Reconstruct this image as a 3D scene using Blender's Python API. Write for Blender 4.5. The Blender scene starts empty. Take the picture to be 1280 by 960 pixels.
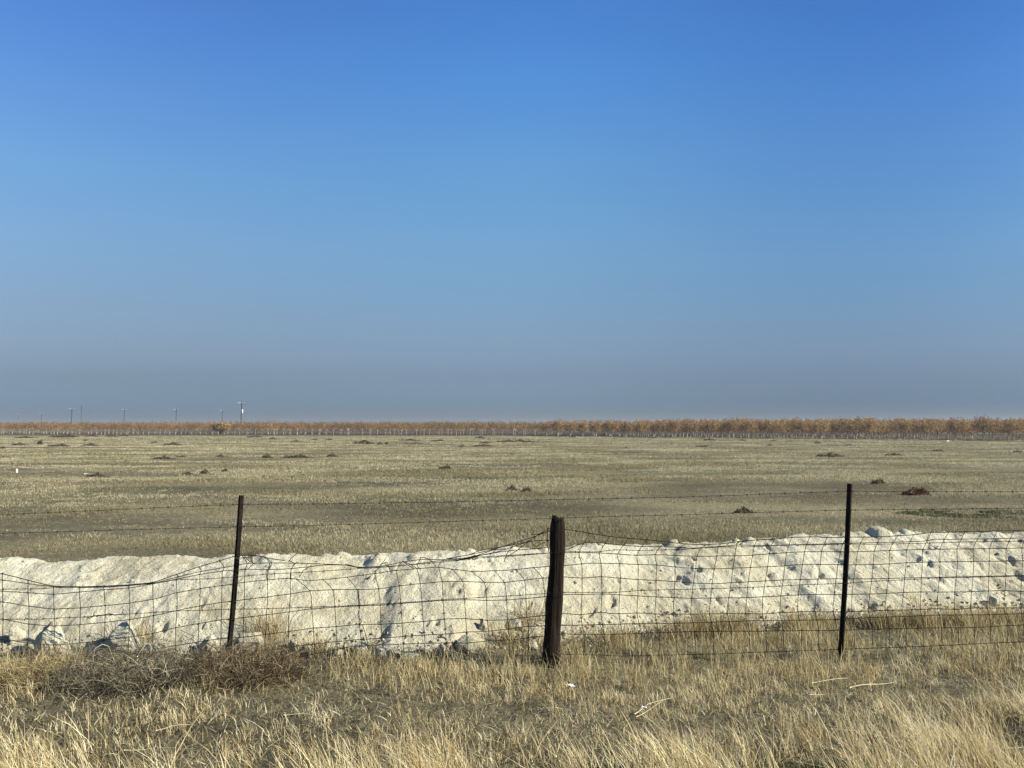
import bpy, math, random
import numpy as np
from mathutils import Vector

random.seed(7)
RNG = np.random.default_rng(11)
C = bpy.context.scene.collection
R = math.radians

# ------------------------------------------------------------------ camera
PITCH = math.atan(54 / 960)
EYE = 2.0
cam_d = bpy.data.cameras.new('camera')
cam_d.sensor_width = 36; cam_d.lens = 27; cam_d.clip_end = 6000; cam_d.clip_start = 0.05
cam = bpy.data.objects.new('camera', cam_d); C.objects.link(cam)
cam.location = (0, 0, EYE); cam.rotation_euler = (R(90) + PITCH, 0, 0)
bpy.context.scene.camera = cam

# ------------------------------------------------------------------ sky and sun
SUN_EL, SUN_AZ = 32.0, 101.0            # azimuth clockwise from +Y seen from above would be 'right'; slightly behind the camera
w = bpy.data.worlds.new('World'); bpy.context.scene.world = w; w.use_nodes = True
nt = w.node_tree; nt.nodes.clear()
out = nt.nodes.new('ShaderNodeOutputWorld'); bg = nt.nodes.new('ShaderNodeBackground')
sky = nt.nodes.new('ShaderNodeTexSky'); sky.sky_type = 'NISHITA'; sky.sun_disc = False
sky.sun_elevation = R(SUN_EL); sky.sun_rotation = R(SUN_AZ); sky.air_density = 1.0; sky.dust_density = 1.0; sky.ozone_density = 1.5
SKY_STRENGTH = 0.09
bg.inputs['Strength'].default_value = SKY_STRENGTH
tc = nt.nodes.new('ShaderNodeTexCoord'); sp = nt.nodes.new('ShaderNodeSeparateXYZ')
nt.links.new(tc.outputs['Generated'], sp.inputs[0])
# smog layer hugging the horizon, deeper blue above it: tint of the air by elevation, for the left, middle and right of the sky
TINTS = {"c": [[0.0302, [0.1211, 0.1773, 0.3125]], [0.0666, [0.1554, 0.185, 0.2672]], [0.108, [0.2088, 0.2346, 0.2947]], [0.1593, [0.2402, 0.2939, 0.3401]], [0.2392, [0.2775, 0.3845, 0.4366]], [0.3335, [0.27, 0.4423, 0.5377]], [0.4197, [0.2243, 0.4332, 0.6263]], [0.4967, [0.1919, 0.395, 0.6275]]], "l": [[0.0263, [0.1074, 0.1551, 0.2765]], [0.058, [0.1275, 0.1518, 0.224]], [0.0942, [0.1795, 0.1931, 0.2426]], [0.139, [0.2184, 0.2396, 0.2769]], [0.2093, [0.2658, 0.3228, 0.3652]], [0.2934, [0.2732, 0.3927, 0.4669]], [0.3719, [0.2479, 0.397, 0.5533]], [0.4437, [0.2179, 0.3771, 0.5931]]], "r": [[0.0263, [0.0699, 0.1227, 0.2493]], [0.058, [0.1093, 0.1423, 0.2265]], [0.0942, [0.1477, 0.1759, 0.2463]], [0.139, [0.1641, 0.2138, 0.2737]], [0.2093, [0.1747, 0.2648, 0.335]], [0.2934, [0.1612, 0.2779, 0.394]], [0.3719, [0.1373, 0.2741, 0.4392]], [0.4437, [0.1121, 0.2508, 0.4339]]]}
def sky_ramp(stops):
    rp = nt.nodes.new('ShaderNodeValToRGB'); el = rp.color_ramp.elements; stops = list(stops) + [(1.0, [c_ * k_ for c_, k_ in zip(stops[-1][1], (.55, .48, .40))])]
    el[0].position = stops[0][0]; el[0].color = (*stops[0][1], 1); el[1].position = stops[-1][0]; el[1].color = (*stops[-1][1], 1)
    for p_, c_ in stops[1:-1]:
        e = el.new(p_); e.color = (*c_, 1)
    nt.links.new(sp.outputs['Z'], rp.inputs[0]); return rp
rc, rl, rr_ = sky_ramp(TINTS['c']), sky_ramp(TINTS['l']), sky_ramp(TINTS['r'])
def mrange(a, b):
    m_ = nt.nodes.new('ShaderNodeMapRange'); m_.inputs['From Min'].default_value = a; m_.inputs['From Max'].default_value = b
    m_.interpolation_type = 'SMOOTHSTEP'
    nt.links.new(sp.outputs['X'], m_.inputs['Value']); return m_
def cmix(f, a, b):
    m_ = nt.nodes.new('ShaderNodeMix'); m_.data_type = 'RGBA'; nt.links.new(f, m_.inputs[0]); nt.links.new(a, m_.inputs[6]); nt.links.new(b, m_.inputs[7]); return m_.outputs[2]
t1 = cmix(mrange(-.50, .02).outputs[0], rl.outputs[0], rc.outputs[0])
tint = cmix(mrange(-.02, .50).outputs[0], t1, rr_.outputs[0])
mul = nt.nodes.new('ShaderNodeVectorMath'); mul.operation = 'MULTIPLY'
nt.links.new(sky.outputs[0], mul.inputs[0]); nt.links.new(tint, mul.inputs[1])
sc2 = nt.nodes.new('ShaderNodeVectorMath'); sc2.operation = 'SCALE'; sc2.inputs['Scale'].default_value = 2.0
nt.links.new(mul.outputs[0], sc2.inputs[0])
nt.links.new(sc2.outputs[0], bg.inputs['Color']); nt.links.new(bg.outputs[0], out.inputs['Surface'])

sun_d = bpy.data.lights.new('sun', 'SUN'); sun_d.energy = 5.0; sun_d.angle = R(0.5); sun_d.color = (1.0, 0.94, 0.77)
sun = bpy.data.objects.new('sun', sun_d); C.objects.link(sun)
az = R(SUN_AZ); sd = Vector((math.sin(az) * math.cos(R(SUN_EL)), math.cos(az) * math.cos(R(SUN_EL)), math.sin(R(SUN_EL))))
sun.rotation_euler = (-sd).to_track_quat('-Z', 'Y').to_euler(); sun.location = (20, -5, 20)

vs = bpy.context.scene.view_settings
vs.view_transform = 'Standard'; vs.look = 'None'; vs.gamma = 1; vs.use_curve_mapping = False; vs.exposure = 0.92

# ------------------------------------------------------------------ helpers
def tag(o, label=None, cat=None, group=None, kind=None):
    if label: o['label'] = label
    if cat: o['category'] = cat
    if group: o['group'] = group
    if kind: o['kind'] = kind
    return o

def empty(name, loc=(0, 0, 0)):
    o = bpy.data.objects.new(name, None); C.objects.link(o); o.location = loc; o.empty_display_size = 0.2
    return o

def mesh_np(name, verts, faces, mat, parent=None, rnd=None, smooth=False, link=True, loc=(0, 0, 0)):
    """faces: list of int arrays (n,k)"""
    me = bpy.data.meshes.new(name)
    verts = np.asarray(verts, np.float32)
    me.vertices.add(len(verts)); me.vertices.foreach_set('co', verts.ravel())
    idx = np.concatenate([f.ravel() for f in faces]).astype(np.int32)
    tot = np.concatenate([np.full(len(f), f.shape[1], np.int32) for f in faces])
    st = np.concatenate([[0], np.cumsum(tot)[:-1]]).astype(np.int32)
    me.loops.add(len(idx)); me.loops.foreach_set('vertex_index', idx)
    me.polygons.add(len(tot)); me.polygons.foreach_set('loop_start', st)
    if smooth: me.polygons.foreach_set('use_smooth', np.ones(len(tot), bool))
    if rnd is not None:
        a = me.attributes.new('rnd', 'FLOAT', 'POINT'); a.data.foreach_set('value', np.asarray(rnd, np.float32))
    me.update(calc_edges=True); me.validate()
    me.materials.append(mat)
    if not link: return me
    o = bpy.data.objects.new(name, me); C.objects.link(o); o.parent = parent; o.location = loc
    return o

class MB:
    """collects tubes and shapes into one mesh"""
    def __init__(s): s.v = []; s.q = []; s.t = []; s.n = 0; s.r = []
    def add(s, v, q=None, t=None, r=0.5):
        v = np.asarray(v, float)
        if q is not None and len(q): s.q.append(np.asarray(q) + s.n)
        if t is not None and len(t): s.t.append(np.asarray(t) + s.n)
        s.v.append(v); s.r.append(np.full(len(v), r)); s.n += len(v)
    def tube(s, pts, rad, n=5, r=0.5):
        p = np.asarray(pts, float); m = len(p)
        rad = np.broadcast_to(np.asarray(rad, float), (m,))
        tg = np.gradient(p, axis=0); tg /= np.linalg.norm(tg, axis=1)[:, None] + 1e-9
        up = np.array([0.13, 0.31, 0.94]) if abs(tg[:, 2]).mean() < 0.8 else np.array([0.95, 0.2, 0.1])
        a = np.cross(tg, up); a /= np.linalg.norm(a, axis=1)[:, None] + 1e-9
        b = np.cross(tg, a)
        th = np.arange(n) / n * 2 * np.pi
        v = p[:, None] + rad[:, None, None] * (np.cos(th)[None, :, None] * a[:, None] + np.sin(th)[None, :, None] * b[:, None])
        i = np.arange(m - 1)[:, None] * n; j = np.arange(n)[None]; k = (j + 1) % n
        q = np.stack([i + j, i + k, i + n + k, i + n + j], -1).reshape(-1, 4)
        t = [[0, jj, jj + 1] for jj in range(1, n - 1)] + [[(m - 1) * n, (m - 1) * n + jj + 1, (m - 1) * n + jj] for jj in range(1, n - 1)]
        s.add(v.reshape(-1, 3), q, t, r)
    def faces(s):
        f = []
        if s.q: f.append(np.concatenate(s.q))
        if s.t: f.append(np.concatenate(s.t))
        return f
    def build(s, name, mat, parent=None, smooth=True, loc=(0, 0, 0)):
        return mesh_np(name, np.concatenate(s.v) - np.asarray(loc) * (parent is None), s.faces(), mat, parent, rnd=np.concatenate(s.r), smooth=smooth, loc=loc if parent is None else (0, 0, 0))
    def mesh(s, name, mat, smooth=False):
        return mesh_np(name, np.concatenate(s.v), s.faces(), mat, rnd=np.concatenate(s.r), smooth=smooth, link=False)

# numpy noise ------------------------------------------------------
def _h(ix, iy, seed):
    n = (ix.astype(np.int64) * 374761393 + iy.astype(np.int64) * 668265263 + seed * 1442695041) & 0xffffffff
    n = ((n ^ (n >> 13)) * 1274126177) & 0xffffffff
    n = ((n ^ (n >> 16)) * 2246822519) & 0xffffffff
    return ((n ^ (n >> 13)) & 0xffffff) / float(0xffffff)
def vnoise(x, y, seed=0):
    x = np.asarray(x, float); y = np.asarray(y, float)
    ix = np.floor(x); iy = np.floor(y); fx = x - ix; fy = y - iy
    fx = fx * fx * (3 - 2 * fx); fy = fy * fy * (3 - 2 * fy)
    a = _h(ix, iy, seed); b = _h(ix + 1, iy, seed); c = _h(ix, iy + 1, seed); d = _h(ix + 1, iy + 1, seed)
    return (a * (1 - fx) + b * fx) * (1 - fy) + (c * (1 - fx) + d * fx) * fy
def fbm(x, y, seed=0, oct=4):
    s = 0; a = 0.5; t = 0
    for o in range(oct):
        s = s + a * vnoise(x * 2 ** o + o * 17.3, y * 2 ** o - o * 9.1, seed + o); t += a; a *= 0.5
    return s / t
def clods(x, y, seed=0, dens=0.5):
    """rounded lumps scattered on a unit lattice, 0..1 high"""
    ix = np.floor(x); iy = np.floor(y); best = np.zeros_like(x)
    for dx in (-1, 0, 1):
        for dy in (-1, 0, 1):
            jx = ix + dx; jy = iy + dy
            px = jx + 0.5 + 0.7 * (_h(jx, jy, seed) - 0.5); py = jy + 0.5 + 0.7 * (_h(jx, jy, seed + 1) - 0.5)
            on = _h(jx, jy, seed + 2) < dens
            rr = 0.18 + 0.36 * _h(jx, jy, seed + 3) ** 2
            th = _h(jx, jy, seed + 4) * 3.14
            ex = (x - px) * np.cos(th) + (y - py) * np.sin(th); ey = -(x - px) * np.sin(th) + (y - py) * np.cos(th)
            d2 = (ex / rr) ** 2 + (ey / (rr * 0.7)) ** 2
            best = np.maximum(best, np.where(on, np.sqrt(np.clip(1 - d2, 0, 1)) * rr * 1.8, 0))
    return best

# picture measurement -> point on a plane of the real place
def at(px, py, D):
    cx = (px - 640) / 960; cy = (480 - py) / 960
    dy = math.cos(PITCH) - cy * math.sin(PITCH); dz = math.sin(PITCH) + cy * math.cos(PITCH)
    t = D / dy
    return np.array([cx * t, D, EYE + dz * t])
def on_ground(px, py, z=0.0):
    cx = (px - 640) / 960; cy = (480 - py) / 960
    dy = math.cos(PITCH) - cy * math.sin(PITCH); dz = math.sin(PITCH) + cy * math.cos(PITCH)
    t = (z - EYE) / dz
    return np.array([cx * t, dy * t, z])
FIELD_Z = -0.6

# ------------------------------------------------------------------ materials
def mat(name):
    m = bpy.data.materials.new(name); m.use_nodes = True; n = m.node_tree
    return m, n, n.nodes['Principled BSDF']
def N(nt, typ, **kw):
    nd = nt.nodes.new(typ)
    for k, v in kw.items(): setattr(nd, k, v)
    return nd
def noise(nt, scale, detail=5, rough=0.55, vec=None, dist=0.0):
    nd = N(nt, 'ShaderNodeTexNoise'); nd.inputs['Scale'].default_value = scale; nd.inputs['Detail'].default_value = detail
    nd.inputs['Roughness'].default_value = rough; nd.inputs['Distortion'].default_value = dist
    if vec: nt.links.new(vec, nd.inputs['Vector'])
    return nd
def cramp(nt, fac, stops):
    r = N(nt, 'ShaderNodeValToRGB'); e = r.color_ramp.elements
    e[0].position = stops[0][0]; e[0].color = (*stops[0][1], 1); e[1].position = stops[-1][0]; e[1].color = (*stops[-1][1], 1)
    for p, c in stops[1:-1]:
        q = e.new(p); q.color = (*c, 1)
    nt.links.new(fac, r.inputs[0]); return r
def mix(nt, fac, a, b, mode='MIX'):
    m = N(nt, 'ShaderNodeMix', data_type='RGBA', blend_type=mode)
    if isinstance(fac, float): m.inputs[0].default_value = fac
    else: nt.links.new(fac, m.inputs[0])
    for s, k in ((a, 6), (b, 7)):
        if isinstance(s, tuple): m.inputs[k].default_value = (*s, 1)
        else: nt.links.new(s, m.inputs[k])
    return m.outputs[2]
def mapping(nt, scale=(1, 1, 1), src='Object'):
    t = N(nt, 'ShaderNodeTexCoord'); mp = N(nt, 'ShaderNodeMapping'); mp.inputs['Scale'].default_value = scale
    nt.links.new(t.outputs[src], mp.inputs['Vector']); return mp.outputs[0]
def bump(nt, bsdf, height, strength=0.5, dist=0.02):
    b = N(nt, 'ShaderNodeBump'); b.inputs['Strength'].default_value = strength; b.inputs['Distance'].default_value = dist
    nt.links.new(height, b.inputs['Height']); nt.links.new(b.outputs[0], bsdf.inputs['Normal'])
def simple(name, col, rough=0.8, spec=0.3, metal=0.0, var=0.25, scale=20):
    m, n, b = mat(name)
    nz = noise(n, scale, 4)
    r = cramp(n, nz.outputs[0], [(0.3, tuple(c * (1 - var) for c in col)), (0.7, tuple(min(1, c * (1 + var)) for c in col))])
    n.links.new(r.outputs[0], b.inputs['Base Color'])
    b.inputs['Roughness'].default_value = rough; b.inputs['Specular IOR Level'].default_value = spec; b.inputs['Metallic'].default_value = metal
    return m

def blade_mat(name, stops, patch=None, transl=0.35):
    """dry or green blades: colour per blade plus patches of the place"""
    m, n, b = mat(name)
    a = N(n, 'ShaderNodeAttribute', attribute_name='rnd')
    r = cramp(n, a.outputs['Fac'], stops)
    col = r.outputs[0]
    if patch:
        sc, pc, lo, hi = patch
        nz = noise(n, sc, 4, vec=mapping(n, (0.5, 1, 1)))
        f = cramp(n, nz.outputs[0], [(lo, (0, 0, 0)), (hi, (1, 1, 1))])
        col = mix(n, f.outputs[0], col, pc, 'MULTIPLY')
    n.links.new(col, b.inputs['Base Color']); b.inputs['Roughness'].default_value = 0.75; b.inputs['Specular IOR Level'].default_value = 0.25
    t = N(n, 'ShaderNodeBsdfTranslucent'); n.links.new(col, t.inputs[0])
    mx = N(n, 'ShaderNodeMixShader'); mx.inputs[0].default_value = transl
    n.links.new(b.outputs[0], mx.inputs[1]); n.links.new(t.outputs[0], mx.inputs[2])
    n.links.new(mx.outputs[0], n.nodes['Material Output'].inputs[0])
    return m

def ground_mat():
    m, n, b = mat('dry_ground')
    v = mapping(n, (1, 1, 1)); v2 = mapping(n, (0.45, 1, 1))
    n1 = noise(n, 9, 7, .65, v); n2 = noise(n, 0.22, 5, .6, v2); n3 = noise(n, 60, 4, .6, v)
    base = cramp(n, n1.outputs[0], [(.3, (.095, .081, .048)), (.5, (.19, .164, .104)), (.72, (.30, .262, .17))])
    patch = cramp(n, n2.outputs[0], [(.38, (.52, .52, .50)), (.50, (.85, .85, .83)), (.60, (1.2, 1.2, 1.12))])
    c = mix(n, 1.0, base.outputs[0], patch.outputs[0], 'MULTIPLY')
    fine = cramp(n, n3.outputs[0], [(.3, (.6, .6, .6)), (.7, (1, 1, 1))])
    c = mix(n, 1.0, c, fine.outputs[0], 'MULTIPLY')
    # thin green film where the low ground stays damp
    n4 = noise(n, 0.13, 3, .5, mapping(n, (0.35, 1, 1)))
    g = cramp(n, n4.outputs[0], [(.54, (0, 0, 0)), (.66, (.45, .45, .45))])
    c = mix(n, g.outputs[0], c, (.085, .095, .04))
    n.links.new(c, b.inputs['Base Color']); b.inputs['Roughness'].default_value = 0.95; b.inputs['Specular IOR Level'].default_value = 0.1
    bump(n, b, n1.outputs[0], .9, .06)
    return m

def bank_mat():
    m, n, b = mat('pale_silt')
    v = N(n, 'ShaderNodeNewGeometry').outputs['Position']
    n1 = noise(n, 5, 8, .62, v); n2 = noise(n, 40, 6, .7, v); n3 = noise(n, 1.2, 4, .5, v)
    n5 = noise(n, 14, 6, .65, v)
    base = cramp(n, n1.outputs[0], [(.28, (.41, .375, .28)), (.5, (.58, .545, .425)), (.75, (.65, .62, .50))])
    st = cramp(n, n3.outputs[0], [(.38, (.84, .81, .75)), (.6, (1, 1, 1))])
    c = mix(n, 1.0, base.outputs[0], st.outputs[0], 'MULTIPLY')
    n.links.new(c, b.inputs['Base Color']); b.inputs['Roughness'].default_value = 1.0; b.inputs['Specular IOR Level'].default_value = 0.05
    add = N(n, 'ShaderNodeMath', operation='MULTIPLY_ADD'); add.inputs[1].default_value = 0.55
    n.links.new(n2.outputs[0], add.inputs[0]); n.links.new(n5.outputs[0], add.inputs[2])
    bump(n, b, add.outputs[0], 1.0, .055)
    return m

M_ground = ground_mat()
M_bank = bank_mat()
M_soil = simple('orchard_soil', (.05, .037, .026), .95, .1, var=.35, scale=1.5)
M_wire = simple('rusty_wire', (.022, .017, .014), .8, .2, .2, scale=60)
M_steel = None
def steel_mat():
    m, n, b = mat('rusty_painted_steel')
    v = mapping(n, (1, 1, .4))
    nz = noise(n, 26, 6, .65, v); sp = N(n, 'ShaderNodeTexCoord'); xy = N(n, 'ShaderNodeSeparateXYZ')
    n.links.new(sp.outputs['Generated'], xy.inputs[0])
    # old red paint has survived on the top end of the post
    r = cramp(n, nz.outputs[0], [(.3, (.004, .0033, .003)), (.6, (.009, .0065, .0052)), (.8, (.02, .013, .01))])
    top = cramp(n, nz.outputs[0], [(.3, (.012, .007, .007)), (.7, (.034, .015, .015))])
    f = cramp(n, xy.outputs['Z'], [(.78, (0, 0, 0)), (.95, (1, 1, 1))])
    n.links.new(mix(n, f.outputs[0], r.outputs[0], top.outputs[0]), b.inputs['Base Color'])
    b.inputs['Roughness'].default_value = .85; b.inputs['Specular IOR Level'].default_value = .15; bump(n, b, nz.outputs[0], .5, .004)
    return m
M_steel = steel_mat()
def wood_mat():
    m, n, b = mat('weathered_dark_wood')
    v = mapping(n, (22, 22, 1.3))
    nz = noise(n, 2.2, 7, .65, v, .4); n2 = noise(n, 3.5, 4, .6)
    r = cramp(n, nz.outputs[0], [(.3, (.006, .004, .003)), (.5, (.015, .010, .0065)), (.68, (.034, .022, .014)), (.85, (.07, .049, .034))])
    n.links.new(r.outputs[0], b.inputs['Base Color']); b.inputs['Roughness'].default_value = .9; b.inputs['Specular IOR Level'].default_value = .15
    bump(n, b, nz.outputs[0], 1.0, .015)
    return m
M_wood = wood_mat()
STRAW = [(0, (.07, .05, .022)), (.22, (.25, .183, .083)), (.45, (.59, .478, .255)), (.7, (.81, .695, .43)), (1, (.84, .79, .57))]
M_straw = blade_mat('dry_straw', STRAW, (1.1, (.62, .54, .42), .52, .68))
M_ochre = blade_mat('ochre_straw', [(0, (.09, .062, .026)), (.3, (.27, .205, .095)), (.6, (.54, .44, .23)), (1, (.78, .69, .43))])
M_thatch = blade_mat('matted_straw', [(0, (.03, .024, .014)), (.4, (.10, .082, .047)), (.75, (.31, .265, .16)), (1, (.62, .56, .37))], transl=.15)
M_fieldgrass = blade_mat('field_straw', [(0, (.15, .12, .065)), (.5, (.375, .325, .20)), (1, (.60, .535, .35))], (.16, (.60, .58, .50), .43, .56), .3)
M_green = blade_mat('young_green', [(0, (.03, .038, .012)), (.6, (.06, .075, .022)), (1, (.13, .15, .05))])
M_greyweed = blade_mat('grey_dead_stems', [(0, (.025, .02, .014)), (.5, (.10, .082, .056)), (.8, (.30, .26, .175)), (1, (.66, .58, .42))], transl=.0)
M_brownweed = blade_mat('brown_dead_stems', [(0, (.03, .021, .012)), (.4, (.11, .078, .043)), (.75, (.27, .20, .115)), (1, (.5, .41, .26))], transl=.1)
M_mound = blade_mat('dark_weed', [(0, (.045, .033, .02)), (.5, (.10, .076, .045)), (1, (.20, .16, .098))], transl=.1)
M_redweed = blade_mat('red_brown_weed', [(0, (.06, .028, .016)), (.5, (.135, .062, .035)), (1, (.25, .14, .08))], transl=.1)
M_leaf = blade_mat('autumn_leaves', [(0, (.10, .06, .035)), (.3, (.235, .135, .07)), (.6, (.37, .235, .10)), (.85, (.46, .32, .14)), (1, (.38, .32, .15))], (.09, (.75, .75, .75), .45, .6), .3)
M_yleaf = blade_mat('yellow_green_leaves', [(0, (.14, .085, .04)), (.5, (.46, .30, .12)), (1, (.66, .48, .21))])
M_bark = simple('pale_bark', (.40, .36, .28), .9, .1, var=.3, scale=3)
M_shade = simple('shaded_bark', (.19, .16, .13), .9, .1, var=.3, scale=3)  # darker copy of the bark: crown shade painted into trunks of deeper rows
M_twig = simple('brown_twigs', (.11, .075, .05), .9, .1)
M_pole = simple('utility_pole_wood', (.10, .075, .055), .9, .1)
M_ins = simple('pale_insulator', (.6, .6, .6), .4, .5, var=.05)
M_white = simple('white_plastic', (.82, .82, .80), .5, .4, var=.04)
M_can = simple('galvanised_can', (.62, .64, .66), .5, .4, var=.05)
M_stalk = blade_mat('pale_stalk', [(0, (.40, .33, .2)), (1, (.62, .55, .37))], transl=0)

# ------------------------------------------------------------------ terrain
TOE_X = [-14, -5.2, -2.2, 0, 1.6, 3.2, 5.5, 14]
TOE_Y = [6.58, 6.66, 6.88, 7.25, 7.75, 8.1, 8.35, 9.0]
CREST = [(-300, 690), (0, 692), (22, 690), (45, 690), (90, 695.5), (150, 692), (200, 690), (230, 690.5), (290, 688), (330, 686.5), (400, 688.5), (450, 688),
         (500, 684), (520, 685), (560, 682.5), (600, 682), (640, 680.5), (680, 679.5), (720, 675), (745, 673.5), (800, 674.5), (850, 671), (900, 671),
         (960, 668.5), (1000, 664), (1040, 662), (1060, 661), (1085, 661), (1130, 660.5), (1180, 662.5), (1240, 661), (1280, 661), (1600, 660)]
_cx = np.array([c[0] for c in CREST], float); _cy = np.array([c[1] for c in CREST], float)
RUN = 1.45
def toe(x):
    x = np.asarray(x, float)
    return np.interp(x, TOE_X, TOE_Y) + .25 * (fbm(x * 1.3, x * 0 + 3.3, 500, 3) - .5) * 2
def crest_z(x):
    D = toe(x) + RUN
    px = 640 + 960 * x / (D * 1.0)
    py = np.interp(px, _cx, _cy)
    cy = (480 - py) / 960
    t = D / (math.cos(PITCH) - cy * math.sin(PITCH))
    return EYE + (math.sin(PITCH) + cy * math.cos(PITCH)) * t

def ground_z(x, y):
    x = np.asarray(x, float); y = np.asarray(y, float)
    k = np.clip((y - 9.3) / 1.6, 0, 1); k = k * k * (3 - 2 * k)
    near = 0.10 * (fbm(x * .9, y * .9, 3) - .5) + 0.05 * (fbm(x * 3.1, y * 3.1, 5) - .5)
    far = FIELD_Z + np.clip((y - 11) / 30, 0, 1) * 0.16 * (fbm(x * .11, y * .2, 8) - .5) + 0.06 * (fbm(x * .7, y * .7, 9) - .5)
    return near * (1 - k) + far * k

# features on the bank: pixel place on its face -> (x, y)
def bank_xy(px, py):
    lo, hi = None, None
    for D in np.arange(6.6, 10.5, .01):
        p = at(px, py, D)
        if p[2] <= bank_base(np.array([p[0]]), np.array([D]))[0]: return p[0], D
    return bank_xy(px, py + 2)
def bank_base(x, y):
    t = toe(x); zc = crest_z(x); s = (y - t) / RUN
    up = zc * np.clip(s, -0.4, 1.3)
    # round shoulder at the crest, flatter foot, then the far slope
    front = zc * (1 - np.log1p(np.exp((1 - s) * 9.0)) / 9.0 + .0)
    front = np.where(s < 0.0, zc * s * 0.35 + (front - front) , front)
    sf = np.clip(s, 0, 1)
    front = zc * (sf + 0.06 * np.sin(sf * np.pi))
    front = np.where(s < 0, s * RUN * .6, front)
    back = zc - (y - t - RUN) * 0.78
    k = 14.0
    m = -np.log(np.exp(-k * np.clip(zc + (s - 1) * zc * 1.0 + 0 * front, -2, 3)) + np.exp(-k * np.clip(back, -2, 3))) / k
    z = np.where(s > 0.75, m + 0.06 * zc * np.sin(sf * np.pi), front)
    # keep the join at s = .75 continuous
    return z

BUMPS = []
DENTS = []   # (x, y, r, depth)
def bank_z(x, y, detail=True):
    z = bank_base(x, y)
    if not detail: return z
    t = toe(x); s = (y - t) / RUN; h = np.clip(s * 3 + .6, 0, 1)
    z = z + h * 0.05 * (fbm(x * 2.2, y * 2.6, 21, 3) - .5) * 2 * 0.8
    z = z + h * 0.022 * (fbm(x * 9, y * 9, 31, 5) - .5) * 2 - h * .022 * np.abs(fbm(x * 6 + 5, y * 6, 33, 4) - .5) * 2
    z = z + h * 0.024 * clods(x * 3.3, y * 3.3, 41, .22)
    z = z + h * 0.026 * clods(x * 8 + 3, y * 8, 51, .06)
    z = z + h * 0.016 * clods(x * 15 + 3, y * 15, 61, .24)
    z = z - h * 0.05 * clods(x * 6.3 + 7, y * 6.3 + 2, 71, .03)
    wr = np.clip((x + .5) / 3, 0.25, 1)                       # drag marks run down the right part
    u = x * .92 + y * .75; v = -x * .4 + y * .9
    z = z + h * wr * 0.030 * (fbm(u * 9, v * 2.2, 81, 4) - .5) * 2
    for (dx, dy, r, d) in BUMPS:
        q = ((x - dx) / r) ** 2 + ((y - dy) / r) ** 2
        z = z + d * np.clip(1 - q * (.7 + .6 * fbm(x * 14, y * 14, 405, 3)), 0, 1) ** .6
    wx = .035 * (fbm(x * 16, y * 16, 401, 3) - .5) * 2; wy_ = .035 * (fbm(x * 16 + 40, y * 16, 402, 3) - .5) * 2
    for k, (dx, dy, r, d) in enumerate(DENTS):
        if isinstance(x, np.ndarray) and x.size > 8 and abs(x - dx).min() > r * 3: continue
        c_, s_ = math.cos(1.9 + .9 * math.sin(k * 2.3)), math.sin(1.9 + .9 * math.sin(k * 2.3))
        ux = (x + wx - dx) * c_ + (y + wy_ - dy) * s_; uy = -(x + wx * 1.3 - dx) * s_ + (y + wy_ - dy) * c_
        q = (ux / (r * 1.25)) ** 2 + (uy / (r * .55)) ** 2
        z = z - d * .8 * np.exp(-q * q) + d * .35 * np.exp(-((ux / (r * 1.3)) ** 2 + ((uy - r * 1.1) / (r * .6)) ** 2))
    return z

xs = np.concatenate([-np.geomspace(1500, 13, 40), np.arange(-12.5, 12.51, .11), np.geomspace(13, 1500, 40)])
ys = np.concatenate([np.linspace(-60, 2.4, 14), np.arange(2.6, 12, .09), np.geomspace(12.1, 60, 60), np.geomspace(64, 1500, 50)])
X, Y = np.meshgrid(xs, ys, indexing='ij')
def grid_faces(nx, ny):
    i = np.arange(nx - 1)[:, None] * ny; j = np.arange(ny - 1)[None]
    return np.stack([i + j, i + ny + j, i + ny + j + 1, i + j + 1], -1).reshape(-1, 4)
g = mesh_np('ground', np.stack([X, Y, ground_z(X, Y)], -1).reshape(-1, 3), [grid_faces(len(xs), len(ys))], M_ground, smooth=True)
tag(g, kind='structure')

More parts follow.
